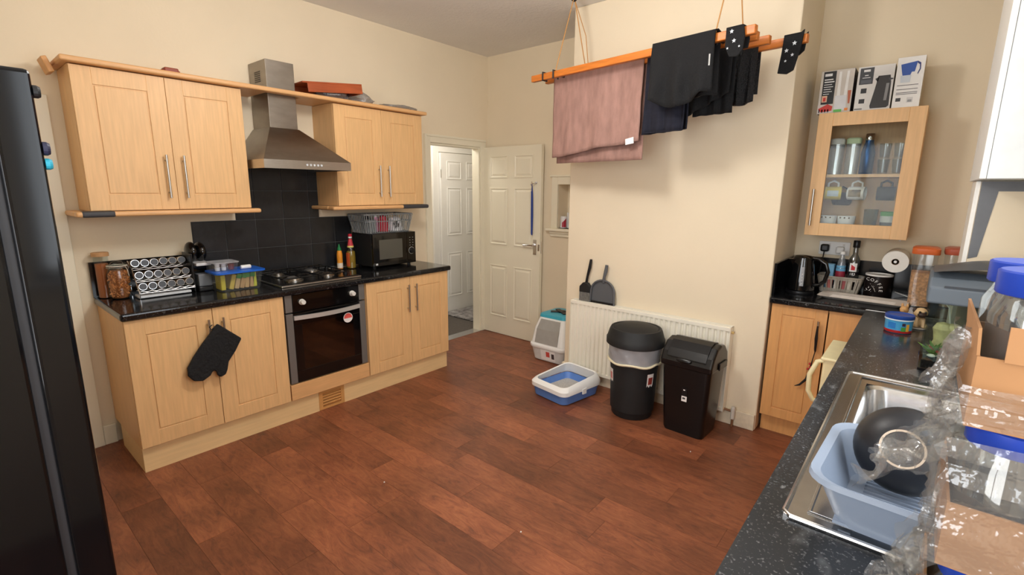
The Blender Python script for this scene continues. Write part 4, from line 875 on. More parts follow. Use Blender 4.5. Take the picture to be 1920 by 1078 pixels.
# socket with plugs
so = thing('double_socket', 'white double plug socket on the wall below the glass cabinet', 'socket', (3.205, 3.168, 1.132), world=True)
part('plate', box(3.115, 3.292, 3.160, 3.1685, 1.136, 1.226), WHITEPL, so, bev=.003)
for x in (3.165, 3.245): part('rocker', box(x+.005, x+.016, 3.157, 3.161, 1.195, 1.212), flat(225, 222, 216), so, bev=.001)
pg1 = thing('plug', 'black plug in the double socket behind the kettle', 'plug', (3.152, 3.159, 1.155), world=True)
part('body', box(3.128, 3.178, 3.118, 3.1595, 1.158, 1.208), BLKPL, pg1, bev=.012, seg=3); part('cable', tube([(3.152, 3.13, 1.158), (3.150, 3.12, 1.10), (3.142, 3.10, .99), (3.125, 3.03, .92), (3.11, 2.96, .916)], .004, 6), BLKPL, pg1, smooth=True)
pg2 = thing('plug', 'white plug in the double socket behind the bottles', 'plug', (3.24, 3.159, 1.155), world=True)
part('body', box(3.217, 3.262, 3.125, 3.1595, 1.150, 1.196), WHITEPL, pg2, bev=.009, seg=3)
# basket of bottles
cb = thing('condiment_basket', 'pale slotted basket of sachets and bottles behind the white tray', 'basket', (3.275, 3.045, WZ))
CBP = film('pale_basket', (220, 214, 204), .1, .3, body=.6, bodycol=(206, 198, 184))
c0, c1 = rrect(.20, .13, .02, .002, 4), rrect(.245, .165, .03, .105, 4)
part('floor', loft([c0, rrect(.20, .13, .02, .006, 4)]), CBP, cb)
part('wall_band', J(loft([rrect(.215, .14, .022, .03, 4), rrect(.205, .132, .02, .004, 4)], False, False), loft([rrect(.238, .158, .03, .085, 4), c1], False, False)), CBP, cb, smooth=True)
part('rim', tube(c1, .005, 6, closed=True), CBP, cb, smooth=True)
for i in range(len(c0)*2):
    k = i//2; j = (k+1) % len(c0); h = .5*(i % 2)
    a = [c0[k][q]+(c0[j][q]-c0[k][q])*h for q in range(3)]; b = [c1[k][q]+(c1[j][q]-c1[k][q])*h for q in range(3)]
    if i % 2 == 1 or math.dist(c0[k], c0[j]) > .05 or i % 4 == 0: part('slat', tube([a, b], .004, 5), CBP, cb)
for i in range(8):
    part('slat', tube([(-.085+i*.0243, -.065, .004), (-.10+i*.0286, -.081, .1)], .005, 5), CBP, cb)
bzz = WZ + .0075
b1 = thing('cola_bottle', 'small bottle with red and blue label in the condiment basket', 'bottle', (3.268, 3.05, bzz))
part('body', lathe([(.024, 0), (.027, .006), (.027, .15), (.022, .19), (.012, .225), (.012, .24)], 20), film('pet', (225, 230, 235), .12, .05, body=.15), b1, smooth=True)
part('label', lathe([(.0274, .07), (.0278, .075), (.0278, .125), (.0274, .13)], 20), flat(150, 40, 60), b1, smooth=True); part('label_band', lathe([(.0274, .13), (.0278, .132), (.026, .165)], 20), flat(110, 176, 214), b1, smooth=True)
part('cap', lathe([(.0145, .238), (.0145, .256), (.012, .258)], 16), WHITEPL, b1, smooth=True)
b2 = thing('vodka_bottle', 'clear glass bottle with black cap and red-on-white label in the basket', 'bottle', (3.335, 3.05, bzz))
part('glass', lathe([(.03, 0), (.034, .006), (.034, .19), (.028, .215), (.014, .245), (.014, .29)], 24), film('vodka_glass', (190, 195, 196), .16, .04, body=.12, bodycol=(60, 62, 66)), b2, smooth=True)
part('cap', lathe([(.018, .288), (.019, .292), (.019, .33), (.017, .333)], 18), BLKPL, b2, smooth=True)
lbv = part('label', sheet(lambda u, v: (.0346*math.cos(-2.15+1.2*u), .0346*math.sin(-2.15+1.2*u), .135+.055*v), 10, 2), flat(236, 234, 232), b2)
part('label_mark', sheet(lambda u, v: (.0349*math.cos(-1.85+.6*u), .0349*math.sin(-1.85+.6*u), .145+.035*v*(1-.4*u)), 6, 2), flat(200, 30, 44), lbv)
tg_ = text('183', .022)
part('label_number', warp(tg_, lambda a, b, c: (.0351*math.cos(-1.55+a/.035), .0351*math.sin(-1.55+a/.035), .112+b)), flat(232, 232, 230), lbv)
one('blue_carton', box(-.022, .022, -.03, .03, 0, .17), flat(120, 176, 214), 'light blue carton at the kettle end of the condiment basket', 'carton', (3.212, 3.05, bzz), bev=.003)
for i, (x, c, lab) in enumerate(((3.225, (206, 120, 112), 'pink sachet box'), (3.262, (222, 218, 206), 'white sachet box'), (3.298, (186, 92, 92), 'dusty red sachet box'), (3.332, (214, 206, 190), 'beige sachet box'))):
    one('sachet_box', box(-.014, .014, -.006, .006, 0, .088), flat(*c), lab + ' at the front of the condiment basket', 'box', (x, 2.996, bzz), bev=.002)
# coffee canister
cf = thing('coffee_canister', 'black coffee canister with white lettering and rim in the alcove', 'canister', (3.475, 3.03, WZ))
part('body', lathe([(.068, 0), (.070, .003), (.070, .135)], 36), mat('canister_black', (26, 20, 20), .3), cf, smooth=True)
part('rim', T(_ring(.060, .0715, .134, .143, 36)), flat(232, 230, 226), cf, smooth=True)
part('inside', T(cyl(.061, .134, .137, 30)), flat(190, 188, 184), cf)
def wrapc(g, a0, z0, R_=.0706): return warp(g, lambda a, b, c: (R_*math.cos(a0+a/R_), R_*math.sin(a0+a/R_), z0+b))
def wrapp(g, a0=-1.50, R_=.0706):   # planar x across the front, z up
    return warp(g, lambda a, b, c: (R_*math.cos(a0+math.asin(max(-.98, min(.98, a/R_)))), R_*math.sin(a0+math.asin(max(-.98, min(.98, a/R_)))), b))
gs = []
for i, ch in enumerate('COFFEE'):
    th = math.radians(96-i*20)
    gs.append(T(text(ch, .026), (-.048+.056*math.cos(th), .052+.052*math.sin(th), 0), (0, 0, th-PI/2)))
part('lettering', wrapp(J(*gs)), flat(240, 238, 234), cf)
part('cup_emblem', wrapp(T(J(prism([(-.013, 0), (-.008, -.012), (.008, -.012), (.013, 0)], 0, .0001), prism([(-.017, -.015), (.017, -.015), (.014, -.018), (-.014, -.018)], 0, .0001), prism([(-.004, .003), (0, .010), (-.003, .016), (.004, .010), (.001, .003)], 0, .0001)), (-.046, .054, 0))), flat(235, 232, 228), cf)
part('emblem_lines', wrapp(J(*[T(box(-.014, .014, -.0012, .0012, 0, .0001), (-.030+i*.007, .078-i*.013, 0), (0, 0, -.6-.25*i)) for i in range(3)])), flat(220, 216, 210), cf)
# white tray
wtz = thing('white_tray', 'long white ridged plastic tray lying on the alcove worktop', 'tray', (3.42, 2.805, WZ), rz=-.07)
part('tray', loft([rrect(.36, .14, .02, 0, 5), rrect(.44, .20, .025, .018, 5), rrect(.43, .19, .025, .0185, 5), rrect(.35, .13, .02, .005, 5)], True, True), flat(226, 218, 210), wtz, smooth=True)
for i in range(5): part('ridge', box(-.16, .16, -.05+i*.025-.003, -.05+i*.025+.003, .005, .009), flat(226, 218, 210), wtz)
# kitchen roll on a wall arm
kr = thing('kitchen_roll', 'white kitchen roll on a wall arm beneath the glass cabinet', 'kitchen roll', (3.545, 3.168, 1.15), world=True)
part('roll', T(_ring(.019, .064, -.115, .115, 40), (3.545, 3.048, 1.147), (PI/2, 0, 0)), flat(240, 238, 232, .9), kr, smooth=True)
part('core', T(_ring(.0175, .019, -.114, .114, 24), (3.545, 3.048, 1.147), (PI/2, 0, 0)), flat(150, 120, 88), kr)
part('arm', J(T(cyl(.008, 0, .235, 12), (3.545, 3.168, 1.147), (PI/2, 0, 0)), T(cyl(.03, 0, .006, 20), (3.545, 3.169, 1.147), (PI/2, 0, 0))), WHITEPL, kr, smooth=True)
# cereal tubs with orange lids
def cereal(loc, label, m, h):
    t = thing('cereal_container', label, 'container', loc)
    part('tub', loft([rrect(.10, .14, .02, .001, 5), rrect(.115, .16, .022, h, 5)], True, False), CLEAR, t, smooth=True)
    part('lid', loft([rrect(.122, .168, .024, h-.012, 5), rrect(.126, .172, .026, h-.008, 5), rrect(.124, .170, .026, h+.018, 5), rrect(.10, .15, .03, h+.026, 5)]), m, t, smooth=True)
    k = .62*h
    part('cereal', loft([rrect(.092, .132, .018, .004, 5), rrect(.103, .147, .018, k, 5)]), mat('cereal', (212, 160, 110), .8, var=.35, scale=70, bump=1.0, bscale=90), t, kind='stuff')
    return t
cereal((3.678, 2.90, WZ), 'clear cereal container with orange lid beside the kitchen roll', flat(222, 110, 56, .4), .315)
cereal((3.82, 2.98, WZ), 'clear cereal container with dull red lid behind the fish tank', flat(190, 92, 66, .4), .315)
one('white_cable', tube([(3.56, 3.135, .935), (3.60, 3.12, .925), (3.66, 3.08, .914), (3.76, 3.08, .914)], .003, 6), WHITEPL, 'thin white cable lying behind the coffee canister', 'cable', smooth=True)
# fish food tub
ff = thing('fish_food_tub', 'light blue fish food tub with dark blue lid rim by the fish tank', 'tub', (3.62, 2.125, WZ))
part('body', lathe([(.048, 0), (.051, .003), (.052, .012), (.053, .060), (.054, .066)], 36), flat(72, 160, 212, .35), ff, smooth=True)
part('base_band', T(lathe([(.0515, .002), (.0525, .004), (.0528, .014), (.0522, .0145)], 36)), flat(176, 40, 40, .35), ff, smooth=True)
part('lid', lathe([(.055, .066), (.0565, .068), (.0565, .082), (.054, .084), (.050, .080), (1e-6, .079)], 36), flat(36, 74, 158, .35), ff, smooth=True)
part('lid_stripe', T(_ring(.054, .0562, .060, .066, 36)), flat(220, 232, 240), ff, smooth=True)
def on_tub(a0, a1, z0, z1, m, nm): part(nm, sheet(lambda u, v: (.0532*math.cos(a0+(a1-a0)*u), .0532*math.sin(a0+(a1-a0)*u), z0+(z1-z0)*v), 6, 2), m, ff)
on_tub(-2.35, -1.75, .022, .05, flat(40, 120, 196), 'label_print'); on_tub(-1.30, -1.05, .036, .05, flat(60, 40, 60), 'label_badge'); on_tub(-1.35, -1.0, .012, .032, flat(74, 150, 66), 'label_fish'); on_tub(-.98, -.72, .012, .046, flat(232, 176, 60), 'label_flash')
# ornaments: pug figurine and little beige figurine
pgf = thing('pug_figurine', 'sitting pug dog figurine between the fish tank and food tub', 'figurine', (3.690, 2.262, WZ), rz=.3)
FAWN = flat(206, 176, 132); DKB = flat(58, 42, 34)
part('body', J(T(ball(.03, 16, 10, (.9, 1.1, 1.1)), (0, .012, .034)), T(ball(.016, 12, 8, (.8, 1.5, .8)), (.022, -.008, .014)), T(ball(.016, 12, 8, (.8, 1.5, .8)), (-.022, -.008, .014)), tube([(.012, -.018, .05), (.014, -.025, .01)], .008, 8), tube([(-.012, -.018, .05), (-.014, -.025, .01)], .008, 8), T(ball(.028, 16, 10, (1, .92, .9)), (0, -.012, .078))), FAWN, pgf, smooth=True)
part('muzzle', J(T(ball(.017, 12, 8, (1.1, .8, .8)), (0, -.033, .072)), T(ball(.01, 10, 6, (1.0, .5, 1.2)), (.024, -.012, .090)), T(ball(.01, 10, 6, (1.0, .5, 1.2)), (-.024, -.012, .090))), DKB, pgf, smooth=True)
part('eyes', J(T(ball(.0055, 8, 6), (.011, -.036, .085)), T(ball(.0055, 8, 6), (-.011, -.036, .085))), BLKGL, pgf, smooth=True)
part('base', lathe([(.036, 0), (.038, .002), (.036, .006)], 20), flat(190, 186, 176), pgf, smooth=True)
fg = thing('small_figurine', 'little beige seated animal figurine behind the fish food tub', 'figurine', (3.632, 2.245, WZ), rz=-.2)
part('body', J(T(ball(.024, 14, 8, (1, .9, 1.4)), (0, 0, .034)), T(ball(.018, 12, 8), (0, -.01, .086)), T(ball(.008, 8, 6, (.7, .5, 1.4)), (.010, -.006, .106)), T(ball(.008, 8, 6, (.7, .5, 1.4)), (-.010, -.006, .106)), T(ball(.009, 8, 6), (0, -.026, .082))), flat(196, 150, 96), fg, smooth=True)

# fish tank
ft = thing('fish_tank', 'small glass fish tank with a curved grey hood on the grey-hazed worktop', 'fish tank', (3.865, 1.66, WZ), world=True)
TX0, TX1, TY0, TY1, TZ = 3.705, 4.035, 1.53, 1.775, 1.165
part('glass', J(box(TX0, TX1, TY0, TY0+.005, WZ, TZ), box(TX0, TX1, TY1-.005, TY1, WZ, TZ), box(TX0, TX0+.005, TY0+.005, TY1-.005, WZ, TZ), box(TX1-.005, TX1, TY0+.005, TY1-.005, WZ, TZ)), film('tank_glass', (242, 246, 243), .05, .03), ft)
part('base_trim', J(box(TX0-.003, TX1+.003, TY0-.003, TY1+.003, WZ, WZ+.012)), BLKGL, ft, bev=.002)
part('water', box(TX0+.006, TX1-.006, TY0+.006, TY1-.006, WZ+.06, TZ-.025), film('tank_water', (240, 244, 238), .02, .03), ft)
part('gravel', sheet(lambda u, v: (TX0+.007+(TX1-TX0-.014)*u, TY0+.007+(TY1-TY0-.014)*v, WZ+.045+.012*nz(u*14, v*10, 0, 1)), 30, 20), mat('black_gravel', (26, 34, 46), .5, var2=(120, 126, 130), scale=120), ft, kind='stuff')
HOODG = mat('tank_hood', (92, 100, 108), .45)
hood_p = [(TY0-.012, 1.165), (TY0-.012, 1.225), (TY0+.02, 1.255), (TY0+.08, 1.272), (TY1-.05, 1.272), (TY1+.012, 1.235), (TY1+.012, 1.165)]
part('hood', warp(prism(hood_p, TX0-.012, TX1+.012), lambda a, b, c: (c, a, b)), HOODG, ft, bev=.008, seg=3)
def arch(u, v):
    x = TX0-.004+(TX1-TX0+.008)*u; y = TY0+.0+(TY1-TY0-.02)*v; return (x, y, 1.274+.045*math.sin(PI*min(1, max(0, u*.95+.03)))*(.35+.65*math.sin(PI*min(1, v*.85+.08))))
part('hood_lid', J(sheet(arch, 20, 12)), mat('tank_lid', (74, 76, 80), .4), ft, smooth=True)
part('inner_strip', box(TX0+.03, TX1-.03, TY0-.0135, TY0-.011, 1.225, 1.232), flat(50, 54, 60), ft)
one('tank_ornament', J(lathe([(.03, 0), (.032, .02), (.022, .05), (.026, .08), (.03, .095), (.02, .115), (1e-6, .122)], 14), T(ball(.022, 12, 8, (1.2, 1, .9)), (.03, 0, .10))), mat('yellow_stone', (214, 200, 150), .7, var=.3, scale=30), 'pale yellow stone ornament standing in the fish tank', 'ornament', (3.757, 1.645, WZ+.047), smooth=True)
def plant(loc, n, h, m, label):
    gs = []
    for i in range(n):
        a = 2*PI*i/n+random.random()*.5; r = .012+.028*random.random(); hh = h*(.6+.4*random.random()); w = .006+.004*random.random()
        p0 = Vector((0, 0, 0)); p1 = Vector((r*.4*math.cos(a), r*.4*math.sin(a), hh*.6)); p2 = Vector((r*1.5*math.cos(a), r*1.5*math.sin(a), hh))
        tx = Vector((-math.sin(a), math.cos(a), 0))*w; v = [p0-tx*.3, p0+tx*.3, p1+tx, p2, p1-tx]; q = Vector((math.cos(a), math.sin(a), 0))*.0012
        gs.append(([tuple(x) for x in v]+[tuple(x+q) for x in v], [(0, 1, 2, 3, 4), (9, 8, 7, 6, 5), (0, 5, 6, 1), (1, 6, 7, 2), (2, 7, 8, 3), (3, 8, 9, 4), (4, 9, 5, 0)]))
    t = thing('tank_plant', label, 'plant', loc)
    for g in gs: part('leaf', g, m, t)
plant((3.742, 1.585, WZ+.045), 14, .06, flat(104, 140, 60), 'green plastic plant at the glass side of the fish tank')
plant((3.775, 1.575, WZ+.045), 14, .05, flat(176, 74, 52), 'low red plastic plant at the front of the fish tank')
plant((3.82, 1.62, WZ+.045), 14, .11, flat(96, 128, 66), 'taller green plastic plant further into the fish tank')
for i, x in enumerate((3.735, 3.762, 3.79, 3.80)): one('white_pebble', T(ball(.009, 10, 6, (1.5, 1, .7)), (0, 0, .004)), flat(235, 235, 232), 'white pebble on the black gravel at the tank front', 'pebble', (x, 1.552+.006*(i % 2), WZ+.052), group='white pebbles in the tank', smooth=True)
one('air_tube', tube([(3.722, 1.735, 1.15), (3.745, 1.735, 1.145), (3.768, 1.735, 1.12), (3.778, 1.735, 1.06), (3.778, 1.735, .97)], .003, 6), WHITEPL, 'thin white air tube curving down inside the fish tank', 'tube', smooth=True)

# cord hanging on the alcove cabinet handle
hc = thing('bottle_opener_cord', 'black bottle opener on a red-beaded cord hanging from the alcove cabinet handle', 'cord', (3.245, 2.545, .40), world=True)
part('opener', tube([(3.247, 2.545, .775), (3.249, 2.54, .70), (3.252, 2.54, .62)], .007, 8, rs=[.004, .009, .005]), BLKPL, hc, smooth=True)
part('cord', tube([(3.252, 2.54, .62), (3.243, 2.55, .56), (3.236, 2.56, .50), (3.222, 2.565, .43), (3.19, 2.567, .385), (3.165, 2.567, .372)], .004, 6, rs=[.003, .003, .006, .008, .006, .002]), BLKMT, hc, smooth=True)
part('beads', J(*[T(ball(.007, 10, 6), p) for p in ((3.232, 2.552, .535), (3.224, 2.556, .50), (3.236, 2.55, .515))]), flat(190, 40, 50, .3), hc, smooth=True)
# cream caddy hooked on the sink unit
cc = thing('cream_caddy', 'cream plastic caddy with a loop handle hooked on the sink unit front', 'caddy', (3.40, 1.95, .55), world=True)
CRP = flat(232, 222, 178, .4)
part('body', loft([[(3.375, 1.82, .56), (3.454, 1.82, .56), (3.454, 2.12, .56), (3.375, 2.12, .56)], [(3.380, 1.80, .80), (3.454, 1.80, .80), (3.454, 2.14, .80), (3.380, 2.14, .80)]]), CRP, cc, bev=.01)
part('rim', box(3.370, 3.456, 1.79, 2.15, .795, .812), CRP, cc, bev=.006)
part('handle', tube([(3.382, 1.86, .78), (3.352, 1.85, .77), (3.327, 1.85, .70), (3.330, 1.85, .62), (3.352, 1.86, .575), (3.380, 1.87, .575)], .011, 10), CRP, cc, smooth=True)

# ================================================================== GLASS CABINET CONTENTS AND BOXES ON TOP
SHZ = 1.6605
def tallbottle(x, y, m, label):
    t = thing('storage_jar', label, 'jar', (x, y, SHZ))
    part('body', loft([rrect(.066, .066, .018, .001, 4), rrect(.072, .072, .018, .19, 4)], True, False), film('jar_clear', (235, 238, 236), .16, .06, body=.12), t, smooth=True)
    part('lid', loft([rrect(.076, .076, .02, .186, 4), rrect(.078, .078, .02, .215, 4), rrect(.066, .066, .02, .222, 4)]), m, t, smooth=True)
    part('neck_band', loft([rrect(.07, .07, .018, .170, 4), rrect(.07, .07, .018, .183, 4)]), flat(84, 84, 80), t)
tallbottle(3.162, 3.03, flat(232, 232, 228), 'tall clear jar with white lid on the glass cabinet shelf')
tallbottle(3.247, 3.03, flat(206, 226, 186), 'tall clear jar with pale green lid on the glass cabinet shelf')
bf = thing('drinks_flask', 'dark blue metal drinks flask on the glass cabinet shelf', 'flask', (3.325, 3.03, SHZ))
part('body', lathe([(.033, 0), (.036, .004), (.036, .13), (.03, .165), (.022, .19), (.022, .205)], 26), mat('blue_metal', (44, 84, 134), .3, .7), bf, smooth=True)
part('cap', lathe([(.024, .204), (.024, .24), (.022, .243)], 22), CHROME, bf, smooth=True)
gp0 = None
for i, (x, y, dz) in enumerate(((3.41, 3.0, 0), (3.48, 3.0, 0), (3.41, 3.0, .0905), (3.48, 3.0, .0905), )):
    if gp0 is None: gp0 = mesh('drinking_glass', lathe([(.022, .001), (.024, .003), (.031, .088), (.0285, .088), (.0225, .012), (1e-6, .010)], 22), GLASS, True)
    tag(put('drinking_glass', gp0, None, (x, y, SHZ+dz)), 'clear tumbler in the %s of the glass cabinet shelf' % ('lower row' if dz == 0 else 'upper row'), 'glass', 'stacked tumblers in the ' + ('lower row' if dz == 0 else 'upper row'))
def hung_mug(x, y, z, m, label, ang=0, hm=None):
    t = thing('mug', label, 'mug', (x, y, z), rz=ang)
    # mug hangs by its handle from a hook under the shelf, mouth to one side
    part('body', T(lathe([(.036, 0), (.040, .004), (.041, .09), (.038, .09), (.036, .008), (1e-6, .006)], 24), (-.045, 0, -.072), (0, PI/2, 0)), m, t, smooth=True)
    part('handle', tube([(-.027, 0, -.034), (-.026, 0, -.01), (0, 0, .004), (.026, 0, -.01), (.027, 0, -.034)], .006, 8), hm or m, t, smooth=True)
    return t
CUPZ = 1.632
for x in (3.175, 3.30, 3.445):
    one('cup_hook', J(tube([(0, 0, .0), (0, 0, -.006), (.008, 0, -.012), (.006, 0, -.019), (-.002, 0, -.02)], .0018, 6)), STEEL, 'small steel cup hook under the glass cabinet shelf', 'hook', (x, 2.975, 1.642), group='cup hooks', smooth=True)
m1 = hung_mug(3.175, 2.975, CUPZ-.014, flat(226, 206, 96), 'yellow patterned mug hanging in the glass cabinet', .15, WHITEPL)
part('print', T(sheet(lambda u, v: (-.03+.06*u, .0415*math.sin(-1.9+.7*v) if False else -.0416*math.cos(-.5+.9*v), -.072+.0416*math.sin(-.5+.9*v)), 4, 6), (0, 0, 0)), flat(196, 210, 220), m1)
m2 = hung_mug(3.30, 2.975, CUPZ-.014, WHITEPL, 'white mug with a dark picture hanging in the glass cabinet', -.15)
part('picture', sheet(lambda u, v: (-.034+.065*u, -.0416*math.cos(-.55+1.1*v), -.072+.0416*math.sin(-.55+1.1*v)), 4, 6), mat('mug_picture', (70, 62, 52), .5, var2=(190, 170, 140), scale=40), m2)
hung_mug(3.445, 2.975, CUPZ-.014, flat(58, 60, 64), 'dark grey mug hanging in the glass cabinet', .1)
hung_mug(3.215, 3.085, CUPZ-.05, flat(34, 30, 46), 'dark purple mug hanging behind the yellow mug', .5)
FZ = GZ0 + .0185
for x, lab in ((3.165, 'white patterned bowl near the handle side of the glass cabinet'), (3.265, 'white patterned bowl in the middle of the glass cabinet floor')):
    t = thing('bowl', lab, 'bowl', (x, 3.0, FZ))
    part('dish', lathe([(.022, 0), (.024, .004), (.045, .06), (.049, .104), (.046, .104), (.04, .05), (1e-6, .012)], 26), WHITEPL, t, smooth=True)
    part('motif', J(*[T(ball(.005, 8, 5), (.0485*math.cos(a), .0485*math.sin(a), .094)) for a in (-2.2, -1.7, -1.2)]), flat(110, 90, 60), t)
yg = thing('tinted_tumbler', 'tall amber-green tumbler standing in the glass cabinet', 'glass', (3.385, 3.02, FZ))
part('glass', lathe([(.030, .001), (.032, .004), (.037, .15), (.034, .15), (.029, .012), (1e-6, .01)], 24), film('amber_glass', (190, 180, 100), .14, .05, body=.2, bodycol=(140, 130, 60)), yg, smooth=True)
gt = thing('lidded_pot', 'small pot with a bright green lid in the glass cabinet corner', 'pot', (3.475, 3.0, FZ))
part('body', lathe([(.034, 0), (.037, .003), (.039, .095)], 24), flat(60, 62, 58), gt, smooth=True); part('band', T(_ring(.0385, .0400, .075, .113, 24)), flat(214, 216, 206), gt); part('lid', lathe([(.041, .113), (.042, .115), (.042, .135), (.038, .139)], 24), flat(84, 158, 74), gt, smooth=True)
# boxes on top
def topbox(x0, x1, h, d, label, mfront, mside, y0=2.90, cat='box'):
    t = thing('appliance_box', label, cat, ((x0+x1)/2, y0+d/2, GZ1+.0005))
    w = x1-x0; b = part('carton', box(-w/2, w/2, -d/2, d/2, 0, h), mside, t, bev=.0015)
    part('front_print', box(-w/2+.001, w/2-.001, -d/2-.0008, -d/2, .001, h-.001), mfront, b)
    def F(u0, u1, v0, v1, m, nm='print', lay=1): part(nm, box(-w/2+w*u0, -w/2+w*u1, -d/2-.0008-.0006*lay, -d/2-.0006*lay, h*v0, h*v1), m, b)
    def Pg(poly, m, nm='print', lay=2): part(nm, warp(prism([(-w/2+w*u, h*v) for u, v in poly], 0, .0006), lambda a, q, c: (a, -d/2-.0008-.0006*lay-c, q)), m, b)
    return t, F, Pg
PW_ = flat(228, 226, 222); TXT = flat(225, 225, 225); RED = flat(196, 52, 44)
t, F, Pg = topbox(3.045, 3.216, .248, .19, 'blender carton with black and red artwork on the glass cabinet', flat(200, 192, 182), flat(34, 28, 42))
F(.08, .46, .22, .98, flat(26, 26, 28), 'black_panel'); F(.12, .34, .87, .93, TXT, 'logo_bar', 2)
for i, (a, b) in enumerate(((.10, .38), (.10, .42), (.10, .36), (.10, .40), (.10, .34), (.10, .38), (.10, .3))): F(a+.02, b, .78-i*.055-.0, .795-i*.055+(.01 if i < 2 else 0), TXT, 'text_line', 2)
F(.1, .26, .27, .42, flat(226, 180, 150), 'picture', 2); F(.14, .22, .29, .38, RED, 'picture_spot', 3); F(.0, .45, .0, .2, flat(206, 196, 190), 'food_strip', 2); Pg([(.02, .12), (.3, .22), (.46, .16), (.44, .06), (.1, .04)], RED, 'tomatoes', 3)
for i in range(4): F(.04+i*.09, .08+i*.09, .03, .10, flat(70, 60, 70), 'jar_icon', 4)
Pg([(.55, .95), (.62, .95), (.64, .40), (.54, .40)], PW_, 'blender_shaft'); Pg([(.78, .95), (.85, .95), (.84, .40), (.75, .40)], PW_, 'blender_shaft'); Pg([(.5, .40), (.84, .40), (.86, .06), (.5, .06)], flat(214, 214, 216), 'jug'); Pg([(.86, .5), (.96, .5), (.95, .2), (.9, .2)], flat(176, 92, 60), 'beaker')
F(.5, .74, .02, .08, flat(96, 178, 80), 'green_strip', 4); F(.82, .92, .04, .10, flat(222, 130, 50), 'orange_spot', 4)
t, F, Pg = topbox(3.232, 3.405, .245, .17, 'kettle carton showing a grey kettle on the glass cabinet', flat(220, 218, 214), flat(226, 224, 220))
F(.06, .44, .60, .97, flat(64, 66, 70), 'grey_panel'); F(.16, .34, .88, .93, TXT, 'logo_bar', 2); F(.2, .3, .79, .81, TXT, 'text_line', 2); F(.14, .36, .74, .755, TXT, 'text_line', 2); F(.11, .40, .62, .70, flat(90, 92, 100), 'text_line', 2)
F(.14, .30, .40, .51, flat(44, 44, 46), 'small_photo'); F(.12, .28, .17, .27, flat(44, 44, 46), 'small_photo'); F(.02, .24, .03, .06, flat(120, 120, 116), 'text_line')
Pg([(.58, .76), (.9, .76), (.94, .60), (.96, .08), (.9, .04), (.46, .04), (.44, .10), (.52, .45)], flat(52, 50, 50), 'kettle_picture'); Pg([(.50, .70), (.60, .74), (.58, .62)], flat(52, 50, 50), 'spout_picture'); Pg([(.82, .58), (.90, .58), (.88, .20), (.80, .20)], flat(140, 140, 140), 'window_picture', 3); Pg([(.86, .70), (.99, .68), (.99, .66), (.88, .64)], flat(70, 70, 72), 'handle_picture', 3)
t, F, Pg = topbox(3.412, 3.536, .27, .15, 'white water filter jug carton with a blue jug picture on the cabinet', flat(236, 235, 232), flat(196, 184, 160))
Pg([(.14, .86), (.72, .90), (.66, .70), (.56, .70), (.52, .64), (.24, .64), (.2, .72)], flat(48, 86, 168), 'jug_picture'); Pg([(.18, .64), (.56, .64), (.54, .50), (.2, .50)], flat(206, 214, 222), 'jug_picture'); Pg([(.72, .90), (.84, .86), (.86, .74), (.78, .64), (.76, .66), (.82, .75), (.80, .83), (.72, .86)], flat(48, 60, 120), 'handle_picture')
for v, a in ((.44, .1), (.36, .1), (.295, .1), (.265, .1)): F(a, .86, v, v+.012, flat(90, 88, 90), 'text_line')
F(.12, .30, .13, .20, flat(60, 60, 62), 'photo'); F(.52, .74, .10, .20, flat(206, 206, 206), 'barcode'); F(.56, .70, .11, .155, flat(150, 150, 152), 'barcode_block', 2)

# ================================================================== SINK THINGS
dr = thing('dish_drainer', 'pale blue-grey plastic dish drainer standing on the steel sink drainer', 'dish drainer', (3.762, .402, .9215), rz=-.04)
DRB = mat('drainer_plastic', (142, 154, 172), .35)
DW, DD, DHh = .41, .315, .105
part('walls', loft([rrect(DW-.09, DD-.08, .04, .012, 6), rrect(DW-.02, DD-.02, .05, DHh-.006, 6), rrect(DW+.012, DD+.012, .06, DHh, 6), rrect(DW+.016, DD+.016, .06, DHh-.010, 6), rrect(DW+.010, DD+.010, .06, DHh-.010, 6), rrect(DW-.014, DD-.014, .05, DHh-.014, 6), rrect(DW-.084, DD-.074, .04, .006, 6)], False, False), DRB, dr, smooth=True)
fl_w, fl_d = DW-.086, DD-.076; gs = [box(-fl_w/2, fl_w/2, -fl_d/2, -fl_d/2+.03, .006, .012), box(-fl_w/2, fl_w/2, fl_d/2-.03, fl_d/2, .006, .012), box(-fl_w/2, -fl_w/2+.03, -fl_d/2+.03, fl_d/2-.03, .006, .012), box(fl_w/2-.03, fl_w/2, -fl_d/2+.03, fl_d/2-.03, .006, .012), box(-.02, .02, -fl_d/2+.03, fl_d/2-.03, .006, .012)]
part('floor_frame', J(*gs), DRB, dr)
for i in range(12):
    y = -fl_d/2+.036+i*(fl_d-.072)/11
    part('slat', J(box(-fl_w/2+.03, -.02, y-.003, y+.003, .006, .012), box(.02, fl_w/2-.03, y-.003, y+.003, .006, .012)), DRB, dr)
for sx in (-1, 1):
    for sy in (-1, 1): part('foot', box(sx*(fl_w/2-.02)-.01, sx*(fl_w/2-.02)+.01, sy*(fl_d/2-.02)-.01, sy*(fl_d/2-.02)+.01, 0, .007), DRB, dr)
